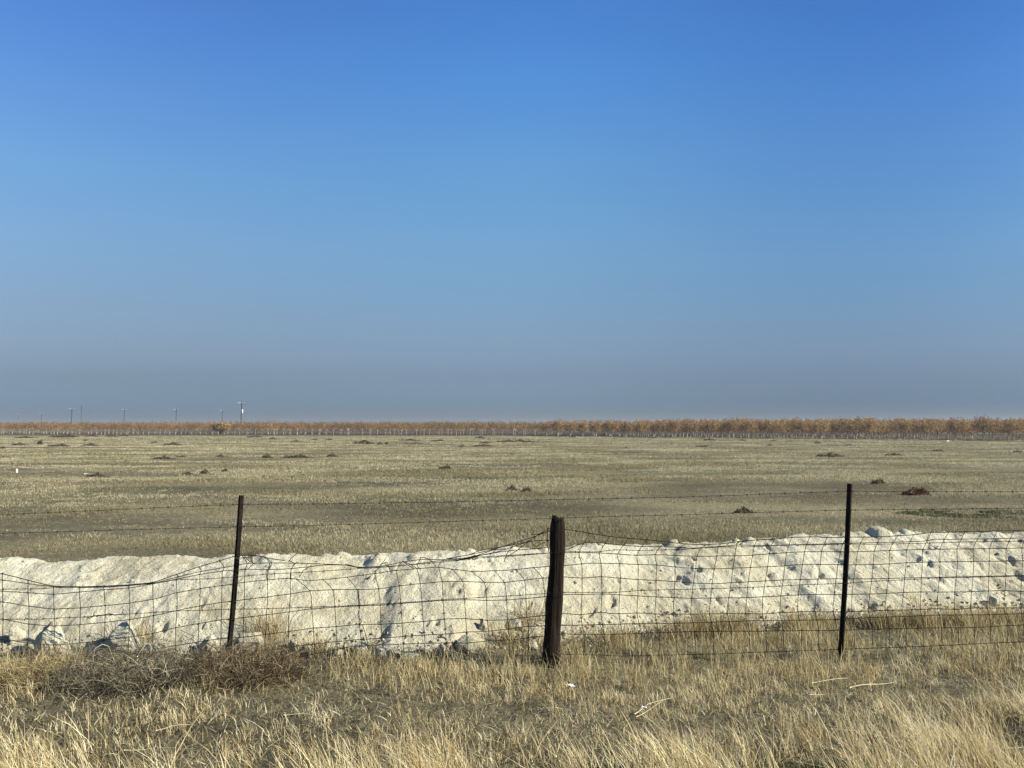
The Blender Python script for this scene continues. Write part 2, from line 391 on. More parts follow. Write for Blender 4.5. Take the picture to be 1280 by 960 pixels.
# clods that stick out of the bank or lie at its foot: px, py, width m, height m, label, group
SMALL = 'small pale clod bedded in the face of the white bank'
CL = [
 (3, 832, .34, .40, 'large pale soil block at the far left foot of the bank'),
 (128, 820, .34, .34, 'big pale wedge-shaped clod behind the mesh, left of the dead brush'),
 (46, 832, .20, .14, 'low pale clod in dry grass between the two big blocks at far left'),
 (103, 833, .09, .09, 'small white stone touching the left side of the big wedge-shaped clod'),
 (370, 808, .13, .17, 'upright white clod standing right of the left steel post'),
 (385, 812, .16, .08, 'flat pale clod just right of the upright white clod'),
 (316, 806, .30, .20, 'wide pale clod showing behind dry twigs right of the left steel post'),
 (214, 824, .13, .07, 'small flat pale stone lying in the top of the grey dead brush'),
 (262, 808, .16, .17, 'pale clod behind bare twigs just left of the left steel post'),
 (75, 822, .13, .10, 'pale clod in dry grass just left of the big wedge-shaped clod'),
 (160, 836, .15, .12, 'squat pale clod touching the right side of the big wedge-shaped clod'),
 (20, 800, .14, .12, 'pale clod on the bank foot above the far left soil block'),
 (340, 822, .12, .09, 'small pale clod in front of the upright white clod, right of the left steel post'),
 (422, 816, .12, .08, 'leftmost slab of the row of small pale slabs along the foot of the bank'),
 (450, 812, .15, .13, 'tallest block in the row of small pale slabs along the foot of the bank'),
 (476, 814, .15, .11, 'pale slab beside the tallest block in the row along the foot of the bank'),
 (510, 820, .22, .07, 'long low slab lying lowest in the row along the foot of the bank'),
 (533, 812, .13, .07, 'thin slab in the right half of the row along the foot of the bank'),
 (552, 810, .13, .09, 'last rounded slab at the right end of the row along the foot of the bank'),
 (592, 803, .24, .17, 'broad white block with dark hollows on its left, midway between slabs and wooden post'),
 (605, 785, .09, .10, 'round pale clod with a crescent shadow above the broad white block'),
 (646, 784, .14, .11, 'bright white stone at the foot of the bank left of the wooden post'),
 (666, 805, .10, .10, 'small white stone in dry grass close to the left of the wooden post'),
 (938, 796, .24, .12, 'rounded pale rock in dry grass between wooden post and right steel post'),
 (1243, 757, .14, .12, 'pale clod with dark hollow at the foot of the bank near the right edge'),
]
for (px, py, wd, dk) in [(106, 722, .06, .05), (455, 695, .08, .06), (468, 725, .06, .05), (747, 664 + 12, .08, .07), (772, 726, .08, .06),
                         (762, 752, .15, .09), (862, 698, .13, .09), (873, 712, .09, .08), (846, 722, .10, .07), (858, 716, .08, .06), (926, 677, .09, .07),
                         (958, 682, .10, .09), (897, 747, .10, .07), (1024, 718, .11, .09), (839, 766, .08, .08), (1102, 711, .11, .07), (1160, 702, .14, .08),
                         (1194, 709, .07, .05), (1262, 698, .14, .09), (1198, 668, .08, .08), (1232, 730, .10, .05), (1088, 757, .08, .08), (1265, 745, .09, .05),
                         (205, 782, .12, .08), (178, 777, .08, .05), (256, 785, .08, .06), (545, 778, .10, .07), (660, 757, .10, .07), (614, 722, .07, .06),
                         (572, 800, .13, .11), (1170, 686, .07, .04), (975, 768, .1, .05), (740, 790 - 25, .13, .07), (580, 735, .06, .04)]:
    bx_, by_ = bank_xy(px, py)
    DENTS.append((bx_, by_, wd * .42, dk * .85))

for px, py, r, hgt in [(841, 675, .07, .065), (938, 674, .07, .07), (1100, 668, .15, .10), (1133, 666, .10, .04), (473, 700, .10, .045), (521, 696, .09, .04), (590, 692, .08, .05), (430, 692, .08, .04), (680, 682, .06, .05), (1180, 668, .1, .03), (1060, 668, .1, .04)]:
    bx_, by_ = bank_xy(px, py); BUMPS.append((bx_, by_, r, hgt))
xb = np.concatenate([np.arange(-14, -7, .08), np.arange(-7, 7, .0155), np.arange(7, 14.1, .08)])
sb = np.concatenate([np.linspace(-.55, 1.35, 118), np.linspace(1.38, 2.7, 16)])
XB, SB = np.meshgrid(xb, sb, indexing='ij'); YB = toe(XB) + SB * RUN
ZB = bank_z(XB, YB)
edge = np.clip((SB + .55) / .3, 0, 1)
ZB = np.where(SB < 0, ZB - (1 - edge) * .15, ZB)
bk = mesh_np('earth_bank', np.stack([XB, YB, ZB], -1).reshape(-1, 3), [grid_faces(len(xb), len(sb))], M_bank, smooth=True)
tag(bk, kind='structure')

def surf_z(x, y):
    x = np.asarray(x, float); y = np.asarray(y, float)
    gz = ground_z(x, y)
    s = (y - toe(x)) / RUN
    b = np.where((s > -.35) & (s < 2), bank_z(x, y), -9)
    return np.maximum(gz, b)

# angular lumps of dried silt
def lump_mesh(name, seed):
    rg = np.random.default_rng(seed)
    n, mth = 44, 26
    th = np.linspace(0, 2 * np.pi, n, endpoint=False); ph = np.linspace(0, np.pi, mth)
    T, P = np.meshgrid(th, ph, indexing='ij')
    d = np.stack([np.cos(T) * np.sin(P), np.sin(T) * np.sin(P), np.cos(P)], -1)
    r = np.full(T.shape, 1.25)
    for _ in range(17):                          # cut by random planes
        nn = rg.normal(size=3); nn /= np.linalg.norm(nn); dist = rg.uniform(.58, .98)
        c = d @ nn
        r = np.minimum(r, np.where(c > .05, dist / np.maximum(c, .05), 9))
    r *= 1 + .22 * (fbm(d[..., 0] * 2.3 + d[..., 2] * 1.7 + seed, d[..., 1] * 2.3 - d[..., 2] * 2.1, seed, 4) - .5) + .16 * (fbm(d[..., 0] * 6 - d[..., 1] * 3.1, d[..., 2] * 6 + d[..., 1] * 4, seed + 9, 3) - .5)
    v = d * r[..., None] * .5
    i = np.arange(n); q = []
    for a in range(n):
        for b in range(mth - 1):
            a2 = (a + 1) % n
            q.append([a * mth + b, a2 * mth + b, a2 * mth + b + 1, a * mth + b + 1])
    return mesh_np(name, v.reshape(-1, 3), [np.array(q)[:, ::-1]], M_bank, link=False, smooth=False)
lumps = [lump_mesh('soil_lump', 100 + i) for i in range(9)]
for i, (px, py, wd, ht, lab) in enumerate(CL):
    x_, y_ = (bank_xy(px, py) if py < 801 else None) or on_ground(px, py + ht * 50, 0)[:2]
    if py >= 801: y_ = max(6.78, min(y_, toe(x_) + .1))
    z_ = float(surf_z(x_, y_))
    o = bpy.data.objects.new('soil_clod', lumps[i % 9]); C.objects.link(o)
    o.scale = (wd * 1.05, wd * .9, ht * 1.25); o.location = (x_, y_ + (.1 if py < 671 or 690 < py < 699 else 0), z_ + ht * (.02 if py < 700 else .22)); o.rotation_euler = (random.uniform(-.3, .3), random.uniform(-.3, .3), random.uniform(0, 6))
    tag(o, lab, 'clod', 'pale soil clods of the bank')
for i in range(16):
    px = random.uniform(10, 1275); f = random.random() ** 2
    py = (np.interp(px, _cx, _cy) + 6) * f + (1 - f) * np.interp(px, [0, 450, 690, 900, 1280], [815, 812, 780, 768, 762])
    x_, y_ = bank_xy(px, py)
    z_ = float(surf_z(x_, y_)); s_ = random.uniform(.018, .045)
    o = bpy.data.objects.new('soil_clod', lumps[i % 9]); C.objects.link(o)
    o.scale = (s_ * 1.3, s_, s_ * .9); o.location = (x_, y_, z_ + s_ * .05); o.rotation_euler = (random.uniform(0, 6), random.uniform(0, 6), random.uniform(0, 6))
    tag(o, SMALL, 'clod', 'tiny clods on the bank face')

# loose crumbs spilled over the foot and face of the bank
rgc = np.random.default_rng(55); CV, CF, nC = [], [], 0
base_c = np.array([[1, 0, 0], [-1, 0, 0], [0, 1, 0], [0, -1, 0], [0, 0, 1], [0, 0, -1.]])
fc = np.array([[0, 2, 4], [2, 1, 4], [1, 3, 4], [3, 0, 4], [2, 0, 5], [1, 2, 5], [3, 1, 5], [0, 3, 5]])
for i in range(2600):
    x_ = rgc.uniform(-6.8, 6.8); sf_ = rgc.normal(.0, .10) if rgc.random() < .72 else rgc.uniform(0, 1.0)
    y_ = float(toe(x_)) + sf_ * RUN; sz_ = rgc.uniform(.004, .013) * (1 + .9 * (sf_ < .15)) * (1.6 if rgc.random() < .06 else 1)
    CV.append((x_, y_, sz_))
CV = np.array(CV); zc_ = surf_z(CV[:, 0], CV[:, 1])
vv = base_c[None] * CV[:, 2, None, None] * rgc.uniform(.6, 1.3, (len(CV), 6, 1)) * np.array([1.2, 1, .8]) + rgc.normal(0, .15, (len(CV), 6, 3)) * CV[:, 2, None, None]
vv = vv + np.stack([CV[:, 0], CV[:, 1], zc_ + CV[:, 2] * .2], -1)[:, None]
tag(mesh_np('soil_crumbs', vv.reshape(-1, 3), [(fc[None] + np.arange(len(CV))[:, None, None] * 6).reshape(-1, 3)], M_bank), 'pale crumbs of dry soil spilled over the face and foot of the white bank', 'soil', kind='stuff')

# ------------------------------------------------------------------ blades
def blades(base, h, lean, w, rnd, seg=2, droop=0.35, flat=None):
    """base (n,3), h (n,), lean (n,2) horizontal tip shift as share of h, w (n,)"""
    n = len(base)
    ang = RNG.uniform(0, np.pi, n)
    wv = np.stack([np.cos(ang) * .85 + .2, np.sin(ang) * .5, np.zeros(n)], -1); wv /= np.linalg.norm(wv, axis=1)[:, None]
    V = []; ts = np.linspace(0, 1, seg + 1)
    for t in ts[:-1]:
        c = base + np.stack([lean[:, 0] * h * t ** 1.6, lean[:, 1] * h * t ** 1.6, h * (t - droop * .5 * t * t * np.hypot(lean[:, 0], lean[:, 1]))], -1)
        ww = w * (1 - .35 * t)
        V += [c - wv * ww[:, None] * .5, c + wv * ww[:, None] * .5]
    c = base + np.stack([lean[:, 0] * h, lean[:, 1] * h, h * (1 - droop * .5 * np.hypot(lean[:, 0], lean[:, 1]))], -1)
    V.append(c)
    k = 2 * seg + 1
    v = np.stack(V, 1).reshape(-1, 3)
    o = np.arange(n)[:, None] * k
    q = [o + np.array([[2 * i, 2 * i + 1, 2 * i + 3, 2 * i + 2]]) for i in range(seg - 1)]
    t_ = o + np.array([[2 * seg - 2, 2 * seg - 1, 2 * seg]])
    return v, (np.concatenate(q) if q else None), t_, np.repeat(rnd, k)

def collect(name, parts, m, label, cat):
    vs_, qs, ts_, rs = [], [], [], []; n = 0
    for v, q, t, r in parts:
        vs_.append(v); rs.append(r)
        if q is not None: qs.append(q + n)
        ts_.append(t + n); n += len(v)
    f = ([np.concatenate(qs)] if qs else []) + [np.concatenate(ts_)]
    o = mesh_np(name, np.concatenate(vs_), f, m, rnd=np.concatenate(rs))
    return tag(o, label, cat, kind='stuff')

def tufts(n, ylo, yhi, per, spread, hfun, leanx, leany, wid, seed, keep=None, seg=3, xr=.78):
    rg = np.random.default_rng(seed)
    y = rg.uniform(ylo, yhi, n); x = rg.uniform(-1, 1, n) * (y * xr + .5)
    if keep is not None:
        k = rg.uniform(0, 1, n) < keep(x, y); x, y = x[k], y[k]
    n = len(x)
    sz = rg.uniform(.55, 1.25, n); tl = rg.normal(0, .13, (n, 2)); tc_ = rg.normal(0, .16, n)
    idx = np.repeat(np.arange(n), per); m = len(idx)
    bx = x[idx] + rg.normal(0, spread, m); by = y[idx] + rg.normal(0, spread, m)
    h = hfun(bx, by) * sz[idx] * rg.uniform(.45, 1.15, m)
    ln = np.stack([leanx(bx, by) + tl[idx, 0] + rg.normal(0, .22, m), leany + tl[idx, 1] + rg.normal(0, .22, m)], -1)
    stray = rg.uniform(0, 1, m) < .09; ln[stray] += rg.normal(0, .75, (stray.sum(), 2))
    wd = rg.uniform(*wid, m)
    rnd = np.clip(.52 + tc_[idx] + rg.normal(0, .2, m), 0, 1)
    base = np.stack([bx, by, surf_z(bx, by) - .01], -1)
    return blades(base, h, ln, wd, rnd, seg)

def fore_w(x, y):      # long pale grass close to the camera, its far edge runs obliquely
    e = np.interp(x, [-4, 0, 2, 3.5, 5], [4.85, 4.8, 5.05, 5.55, 6.0]) + .5 * (fbm(x * .8, y * .8, 90) - .5)
    return np.clip((e - y) / .35, 0, 1)
def mid_dens(x, y): return np.clip(.22 + 3.0 * (fbm(x * 1.3, y * 2.3, 91) - .42), .07, 1) * np.interp(y, [5.0, 5.3, 5.8, 6.2], [1, 1.05, 1, 1])
def fence_w(x, y): return np.clip((y - 5.75 + .3 * (fbm(x, y, 92) - .5)) / .3, 0, 1) * np.clip((toe(x) + .13 + .5 * (fbm(x * 1.9, y * 0, 192) - .5) - y) / .3, 0, 1)
def green_w(x, y): return np.clip((4.72 - y) / .10, 0, 1) * np.clip((fbm(x * 1.2, y * 2, 93) - .5) * 6 + np.interp(x, [-.5, .8, 1.5, 2.0, 3.2], [-1, .1, .3, .9, 1.2]), 0, 1)

P = []
P.append(tufts(10500, 3.5, 6.4, 13, .035, lambda x, y: .24 + .10 * fbm(x, y, 94), lambda x, y: -.34, -.05, (.0024, .0058), 1,
               lambda x, y: fore_w(x, y) * (1 - .96 * green_w(x, y)) * np.clip(.12 + 3.3 * (fbm(x * 1.9, y * 2.6, 97) - .34), .08, 1)))
P.append(tufts(5600, 4.6, 7.2, 11, .035, lambda x, y: .065 + .07 * fbm(x * 2, y * 2, 95), lambda x, y: -.12, .0, (.0024, .0054), 2,
               lambda x, y: mid_dens(x, y) * (1 - fore_w(x, y) * .6) * (y < toe(x))))
collect('dry_grass', P, M_straw, 'pale dry standing grass covering the verge in front of the wire fence', 'grass')
P = [tufts(4300, 5.6, 8.5, 10, .035, lambda x, y: (.13 + .04 * (x > -1)) + .10 * fbm(x * 2, y * 2, 96), lambda x, y: -.04, .0, (.0024, .0052), 3,
           lambda x, y: fence_w(x, y) * np.interp(x, [-4.5, -2.4, -1.2], [.35, .35, 1]) * np.clip(.3 + 3.2 * (fbm(x * 1.8, y * 2.4, 98) - .42), .10, 1))]
# loose tussocks along the foot of the bank
for (px, py, nn, hh) in [(75, 835, 6, .22), (165, 812, 4, .24), (338, 806, 4, .28), (330, 815, 4, .22), (395, 812, 3, .2), (860, 793, 4, .25), (900, 792, 7, .27), (925, 790, 6, .26), (1000, 782, 7, .2), (1030, 780, 6, .18),
                         (1110, 780, 8, .22), (1150, 778, 8, .23), (1190, 776, 8, .22), (1250, 774, 8, .22), (640, 800, 4, .22), (668, 790, 4, .24), (770, 800, 6, .22), (1215, 780, 6, .25), (18, 850, 5, .25)]:
    c = on_ground(px, py, .03)
    def hf(x, y, hh=hh): return np.full_like(x, hh)
    rg = np.random.default_rng(int(px * 7 + py))
    m = nn * 34; bx = c[0] + rg.normal(0, .10, m); by = c[1] + rg.normal(0, .05, m)
    ln = np.stack([(bx - c[0]) * 2.2 + rg.normal(0, .25, m), rg.normal(0, .3, m)], -1)
    P.append(blades(np.stack([bx, by, surf_z(bx, by) - .01], -1), 1.15 * hh * rg.uniform(.4, 1.15, m), ln, rg.uniform(.0028, .0055, m), np.clip(rg.normal(.5, .22, m), 0, 1), 3))
collect('fence_line_grass', P, M_ochre, 'ochre brown dry grass standing along the fence line and foot of the bank', 'grass')

# ragged darker weeds at the foot of the bank
PW = []
for (px, py, wx_, nn, hh) in [(868, 786, .20, 170, .24), (905, 790, .22, 190, .22), (760, 792, .25, 160, .18), (800, 795, .2, 120, .16), (1010, 778, .30, 200, .18), (1075, 776, .28, 230, .20), (1112, 780, .22, 220, .22),
                              (1150, 778, .2, 150, .2), (1190, 776, .3, 200, .18), (1250, 774, .3, 200, .2), (650, 800, .15, 110, .2), (385, 815, .12, 80, .18), (60, 830, .2, 140, .2), (165, 815, .12, 100, .2), (330, 808, .12, 100, .24), (430, 830, .3, 120, .14), (560, 815, .2, 90, .15)]:
    c = on_ground(px, py, .03); rg = np.random.default_rng(int(px * 3 + py)); m = nn
    bx = c[0] + rg.normal(0, wx_, m); by = c[1] + rg.normal(0, .05, m)
    PW.append(blades(np.stack([bx, by, surf_z(bx, by) - .01], -1), hh * rg.uniform(.3, 1.15, m), rg.normal(0, .5, (m, 2)), rg.uniform(.003, .006, m), np.clip(rg.normal(.40, .24, m), 0, 1), 3))
collect('foot_weeds', PW, M_brownweed, 'ragged dark brown weeds growing in patches along the foot of the white bank', 'weeds')

# matted litter lying on the soil
rg = np.random.default_rng(5)
n = 60000
y = rg.uniform(3.4, 8.2, n); x = rg.uniform(-1, 1, n) * (y * .78 + .5)
k = y < toe(x) + .05; x, y = x[k], y[k]; n = len(x)
ang = rg.uniform(0, 2 * np.pi, n); ln = rg.uniform(.8, 3.2, n)
v = blades(np.stack([x, y, surf_z(x, y) + rg.uniform(0, .03, n)], -1), rg.uniform(.02, .05, n), np.stack([np.cos(ang) * ln, np.sin(ang) * ln], -1), rg.uniform(.003, .007, n), np.clip(rg.normal(.5, .27, n), 0, 1), 2, .2)
collect('matted_litter', [v], M_thatch, 'grey matted dead straw lying flat on the soil in front of the fence', 'litter')

# small green weeds at the lower edge
rg = np.random.default_rng(6)
n = 60000
y = rg.uniform(3.9, 4.75, n); x = rg.uniform(-1, 1, n) * (y * .78)
k = rg.uniform(0, 1, n) < green_w(x, y); x, y = x[k], y[k]; n = len(x)
v = blades(np.stack([x, y, surf_z(x, y)], -1), rg.uniform(.02, .07, n), rg.normal(0, .7, (n, 2)), rg.uniform(.004, .010, n), np.clip(rg.normal(.5, .25, n), 0, 1), 2)
n = 16000
ga = rg.uniform(0, 2 * np.pi, n); gr_ = rg.uniform(0, 1, n) ** .5; gc = on_ground(1262, 642, FIELD_Z)
gx = gc[0] + np.cos(ga) * gr_ * 3.4; gy = gc[1] + np.sin(ga) * gr_ * 1.2; kk_ = fbm(gx * .8, gy * 1.4, 140) > .40; gx, gy = gx[kk_], gy[kk_]; n = len(gx)
v2 = blades(np.stack([gx, gy, ground_z(gx, gy)], -1), rg.uniform(.02, .05, n), rg.normal(0, .7, (n, 2)), rg.uniform(.012, .022, n), np.clip(rg.normal(.4, .25, n), 0, 1), 2)
collect('green_ground_cover', [v, v2], M_green, 'low green weeds sprouting at the bottom edge and in a strip at right behind the bank', 'weeds')

# the open field beyond the bank
rg = np.random.default_rng(8)
n = 380000
D = 10.6 * (215 / 10.6) ** rg.uniform(0, 1, n); x = rg.uniform(-1, 1, n) * (D * .76 + 1); y = D
dn = .75 * fbm(x * .09, y * .26, 120, 4) + .25 * fbm(x * .7, y * 1.8, 121, 3)
k = rg.uniform(0, 1, n) < np.clip((dn - .43) * 7.5, .14, 1) * np.interp(D, [14, 19, 26, 40], [.5, .5, .75, 1.0]) * np.interp(D, [40, 70], [1, 1.35]); x, y, D = x[k], y[k], D[k]; n = len(x)
sz = rg.uniform(.6, 1.3, n); tcol = rg.normal(0, .16, n)
per = 5; idx = np.repeat(np.arange(n), per); m = len(idx)
bx = x[idx] + rg.normal(0, .05, m) * (1 + D[idx] / 60); by = y[idx] + rg.normal(0, .05, m) * (1 + D[idx] / 60)
h = (.055 + .20 * np.clip(dn[k][idx] - .46, -.13, .2) + .0004 * D[idx]) * sz[idx] * rg.uniform(.5, 1.2, m)
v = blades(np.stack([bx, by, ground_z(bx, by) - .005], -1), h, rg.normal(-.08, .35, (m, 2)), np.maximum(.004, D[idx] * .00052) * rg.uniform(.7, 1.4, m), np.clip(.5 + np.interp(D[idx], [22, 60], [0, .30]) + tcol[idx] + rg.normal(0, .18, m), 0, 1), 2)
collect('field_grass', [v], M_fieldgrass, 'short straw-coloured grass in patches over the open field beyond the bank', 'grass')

# ------------------------------------------------------------------ low dark weed mounds in the field
def mound_mesh(name, m_, seed, nf=420, kind=0):
    rg = np.random.default_rng(seed); b = MB()
    a = rg.uniform(0, 2 * np.pi, nf); rr = np.sqrt(rg.uniform(0, 1, nf)) * .5
    hgt = np.clip(1 - (rr * 2) ** 2, .05, 1) ** .6 * (0.3 + 1.2 * vnoise(rr * np.cos(a) * 5 + 9, rr * np.sin(a) * 3, seed))
    z = hgt * rg.uniform(.15, 1, nf) ** .6
    c = np.stack([rr * np.cos(a), rr * np.sin(a), z * .95], -1)
    for i in range(nf):
        d = rg.normal(size=3) * np.array([.055, .055, .22]); e = rg.normal(size=3) * np.array([.03, .03, .06])
        b.add([c[i] - d * .5, c[i] + d * .5 + e, c[i] + d * .5 - e], None, [[0, 1, 2]], float(np.clip(rg.normal(.45, .25), 0, 1)))
    return b.mesh(name, m_)
mounds = [mound_mesh('weed_mound', M_mound, s) for s in (1, 2, 3)]
redm = mound_mesh('red_weed', M_redweed, 9, 900)
MD = [(32,548,25,2),(80,547,32,3),(115,546,16,2),(25,557,20,3),(73,558,24,2.5),(113,557.5,18,3),(140,546,15,2),(155,545,10,1.5),(107,551,5,1.5),(4,561,8,2.5),
 (193,554,8,2),(216,556.5,22,3),(205,574,24,3.5),(226,572,10,2),(235,593,12,3),(256,592,10,5),(281,590,7,4),(276,571,8,2.5),(334,572,12,4),(370,572,28,3.5),
 (341,549,8,2),(370,552.5,12,2),(393,550,8,1.5),(412,550,10,1.5),(415,571,12,4),(318,546.5,18,1.5),(379,594,6,2),(475,555.5,6,3),(483,555.5,4,3),(513,551,25,2),
 (520,554.5,30,1.2),(547,552,14,2),(578,558.5,8,2),(607,554,13,2),(632,552.5,20,2.5),(650,552,12,2),(662,553,18,2),(658,614,10,6),(600,548,12,2),
 (783,560.5,6,1.5),(715,547,8,2),(755,544.5,8,2),(887,550.5,14,2),(878,558.5,14,1.5),(928,551,7,1.5),(967,551.5,8,1.5),(985,552,10,1.2),(1022,554.5,8,2),
 (1118,570,22,3),(1172,564,11,2),(962,557.5,8,1.5),(1272,565,10,1.8),(1060,556.5,9,1.5)]
SPECIAL = {(122,596,26,5):'wide dark weed mound at left of the field beside a white scrap', (50,556,6,6):'small round dark bush standing up at far left of the field',
 (455,555,24,4):'dense dark weed clump left of centre in the far field', (605,558.5,26,3):'longest dark weed clump near the centre of the far field',
 (556,586.5,14,5):'lone dark weed clump in the middle of the field', (640,613,12,7):'tuft of dark weed in mid field above the wooden post',
 (1038,571,32,4.5):'wide dark weed mound in the field above the right steel post', (1097,604.5,14,6):'rounded dark weed clump right of the right steel post',
 (930,640,20,7):'low brown weed clump just behind the bank left of the right steel post'}
def place_mound(t, me, label, group=None, name='weed_clump'):
    px, py, wp, hp = t
    p = on_ground(px, py, FIELD_Z + .02); D = p[1]
    o = bpy.data.objects.new(name, me); C.objects.link(o)
    o.location = (p[0], p[1], float(ground_z(p[0], p[1])) - .01); W = wp / 960 * D; H = max(.06, (hp + .5) / 960 * D)
    o.scale = (W * 1.2, max(W * .7, .25), min(H * (.95 if me is not redm else 1.25), .8)); o.rotation_euler = (0, 0, 0)
    return tag(o, label, 'weed', group)
for i, t in enumerate(MD): place_mound(t, mounds[i % 3], 'small low dark weed mound in the far part of the field', 'low dark weed mounds scattered over the field')
for i, (t, lab) in enumerate(SPECIAL.items()): place_mound(t, mounds[i % 3], lab, 'larger dark weed clumps in the field')
place_mound((1145, 618.5, 28, 7), redm, 'reddish brown weed bush in the field right of the right steel post')

# small white things and a bare stick in the field
p = on_ground(21, 590, FIELD_Z)
b = MB(); b.tube([[0, 0, -.1], [0, 0, .19], [0.004, 0, .215]], [.05, .05, .035], 10); 
o = b.build('marker_post', M_white); o.location = (p[0], p[1], float(ground_z(p[0], p[1]))); tag(o, 'short white marker post standing alone in the field at far left', 'marker')
p = on_ground(108, 594, FIELD_Z)
def scrap(name, loc, s, label, sd_):
    rg = np.random.default_rng(sd_); g_ = 7
    u, v_ = np.meshgrid(np.linspace(-.5, .5, g_), np.linspace(-.5, .5, g_), indexing='ij')
    top = np.stack([u, v_ * .7, .22 * vnoise(u * 4 + sd_, v_ * 4, sd_) + .1 * rg.uniform(0, 1, u.shape) + .03], -1).reshape(-1, 3)
    bot = top - np.array([0, 0, .02]); f = grid_faces(g_, g_)
    ring = [i * g_ for i in range(g_)] + [(g_ - 1) * g_ + j for j in range(1, g_)] + [i * g_ + g_ - 1 for i in range(g_ - 2, -1, -1)] + [j for j in range(g_ - 2, 0, -1)]
    nn = g_ * g_; side = [[ring[i], ring[(i + 1) % len(ring)], ring[(i + 1) % len(ring)] + nn, ring[i] + nn] for i in range(len(ring))]
    o = mesh_np(name, np.concatenate([top, bot]) * s, [f, f[:, ::-1] + nn, np.array(side)], M_white, loc=loc)
    o.rotation_euler = (0, 0, sd_); return tag(o, label, 'litter')
scrap('plastic_scrap', (p[0], p[1], float(ground_z(p[0], p[1])) + .02), .22, 'tiny white scrap on the ground left of the wide dark weed mound', 3)
p = on_ground(1185, 552.5, FIELD_Z)
scrap('plastic_sheet', (p[0], p[1], float(ground_z(p[0], p[1]))), 1.1, 'crumpled white sheet at the foot of the orchard trees at right', 4)
p = on_ground(715, 864, .0); scrap('paper_scrap', (p[0], p[1], float(ground_z(p[0], p[1])) + .05), .06, 'small white scrap in the grass just right of the wooden post foot', 5)
p = on_ground(806, 892, .0); scrap('paper_scrap', (p[0], p[1], float(ground_z(p[0], p[1])) + .05), .04, 'tiny white scrap in the dry grass below the straw stalks', 6)
p = on_ground(1196, 623, FIELD_Z); z0 = float(ground_z(p[0], p[1]))
b = MB(); b.tube([[.12, 0, -.02], [.04, 0, .10], [-.12, .02, .30]], [.012, .011, .005], 5); b.tube([[0.02, 0, .13], [.06, 0, .2], [.08, .01, .34]], [.01, .008, .004], 5); b.tube([[.06, 0, .2], [.2, 0.02, .26]], [.006, .003], 5)
o = b.build('dead_stick', M_twig); o.location = (p[0], p[1], z0); tag(o, 'forked bare stick standing in the field near the right edge', 'stick')

# ------------------------------------------------------------------ orchard
EDGE = [(-260, 288), (-185, 277), (0, 250), (38, 187), (98, 147), (190, 88)]
ex = np.array([e[0] for e in EDGE], float); ey = np.array([e[1] for e in EDGE], float)
def tree_parts(seed, leaves=1500, twigs=16):
    rg = np.random.default_rng(seed)
    tr = MB()
    lx, ly = rg.normal(0, .1, 2)
    tr.tube([[0, 0, -.15], [0, 0, 0], [lx * .5, ly * .5, .7], [lx, ly, 1.45]], [.13, .11, .09, .10], 7)
    cr = MB()
    tips = []
    for i in range(5):
        a = i * 1.257 + rg.normal(0, .3); r = rg.uniform(.8, 1.25)
        e = np.array([lx + math.cos(a) * r, ly + math.sin(a) * r, rg.uniform(2.5, 3.1)])
        mid = np.array([lx + math.cos(a) * r * .45, ly + math.sin(a) * r * .45, 1.95])
        tr.tube([[lx, ly, 1.4], mid, e], [.075, .055, .03], 5)
        for k in range(twigs // 5 + 2):
            a2 = a + rg.normal(0, .7); q = e + np.array([math.cos(a2) * rg.uniform(.1, .9), math.sin(a2) * rg.uniform(.1, .9), rg.uniform(.1, 1.9)])
            s = mid + (e - mid) * rg.uniform(.2, 1)
            cr.tube([s, (s + q) / 2 + rg.normal(0, .08, 3), q], [.022, .016, .007], 3, .05); tips.append((s, q))
    n = leaves; nv = n // 2
    ti = rg.integers(0, len(tips), n)
    S = np.array([t[0] for t in tips])[ti]; Q = np.array([t[1] for t in tips])[ti]
    c = S + (Q - S) * (rg.uniform(0, 1.02, n) ** .8)[:, None] + rg.normal(0, 1, (n, 3)) * np.array([.27, .27, .17])
    c[:, 2] = np.maximum(c[:, 2], 1.45 + rg.uniform(0, .35, n))
    dv = rg.normal(size=(nv, 3)); dv /= np.linalg.norm(dv, axis=1)[:, None]
    lump = .70 + .5 * vnoise(np.arctan2(dv[:, 1], dv[:, 0]) * 1.6 + seed, dv[:, 2] * 2.5, seed)
    c[:nv] = dv * (lump * rg.uniform(0, 1, nv) ** .33)[:, None] * np.array([2.5, 2.5, 1.5]) + np.array([lx, ly, 2.6])
    c[:, 2] = np.maximum(c[:, 2], 1.3 + rg.uniform(0, .4, n))
    s = rg.uniform(.09, .19, n)
    a = rg.normal(size=(n, 3)); a /= np.linalg.norm(a, axis=1)[:, None]; b = np.cross(a, rg.normal(size=(n, 3))); b /= np.linalg.norm(b, axis=1)[:, None]
    v = np.stack([c - a * s[:, None], c + b * s[:, None] * .6, c + a * s[:, None], c - b * s[:, None] * .6], 1).reshape(-1, 3)
    q = np.arange(n * 4).reshape(-1, 4)
    rr = np.clip(rg.normal(.55, .2) * .4 + rg.normal(.5, .22, n) * .6, 0, 1)
    cr.v.append(v); cr.r.append(np.repeat(rr, 4)); cr.q.append(q + cr.n); cr.n += len(v)
    return tr, cr
variants = [tree_parts(200 + i) for i in range(7)]
v_mesh = [(t.mesh('trunk', M_bark, True), c.mesh('crown', M_leaf)) for t, c in variants]
for t, c in variants: c.r = [np.clip(a - .2, 0, 1) for a in c.r]
v_red = [(a[0], c.mesh('crown', M_leaf)) for a, (t, c) in zip(v_mesh, variants)]
pts = []
d1 = np.array([98 - 0, 147 - 250], float); d1 /= np.linalg.norm(d1); d2 = np.array([-d1[1], d1[0]])
if d2[1] < 0: d2 = -d2
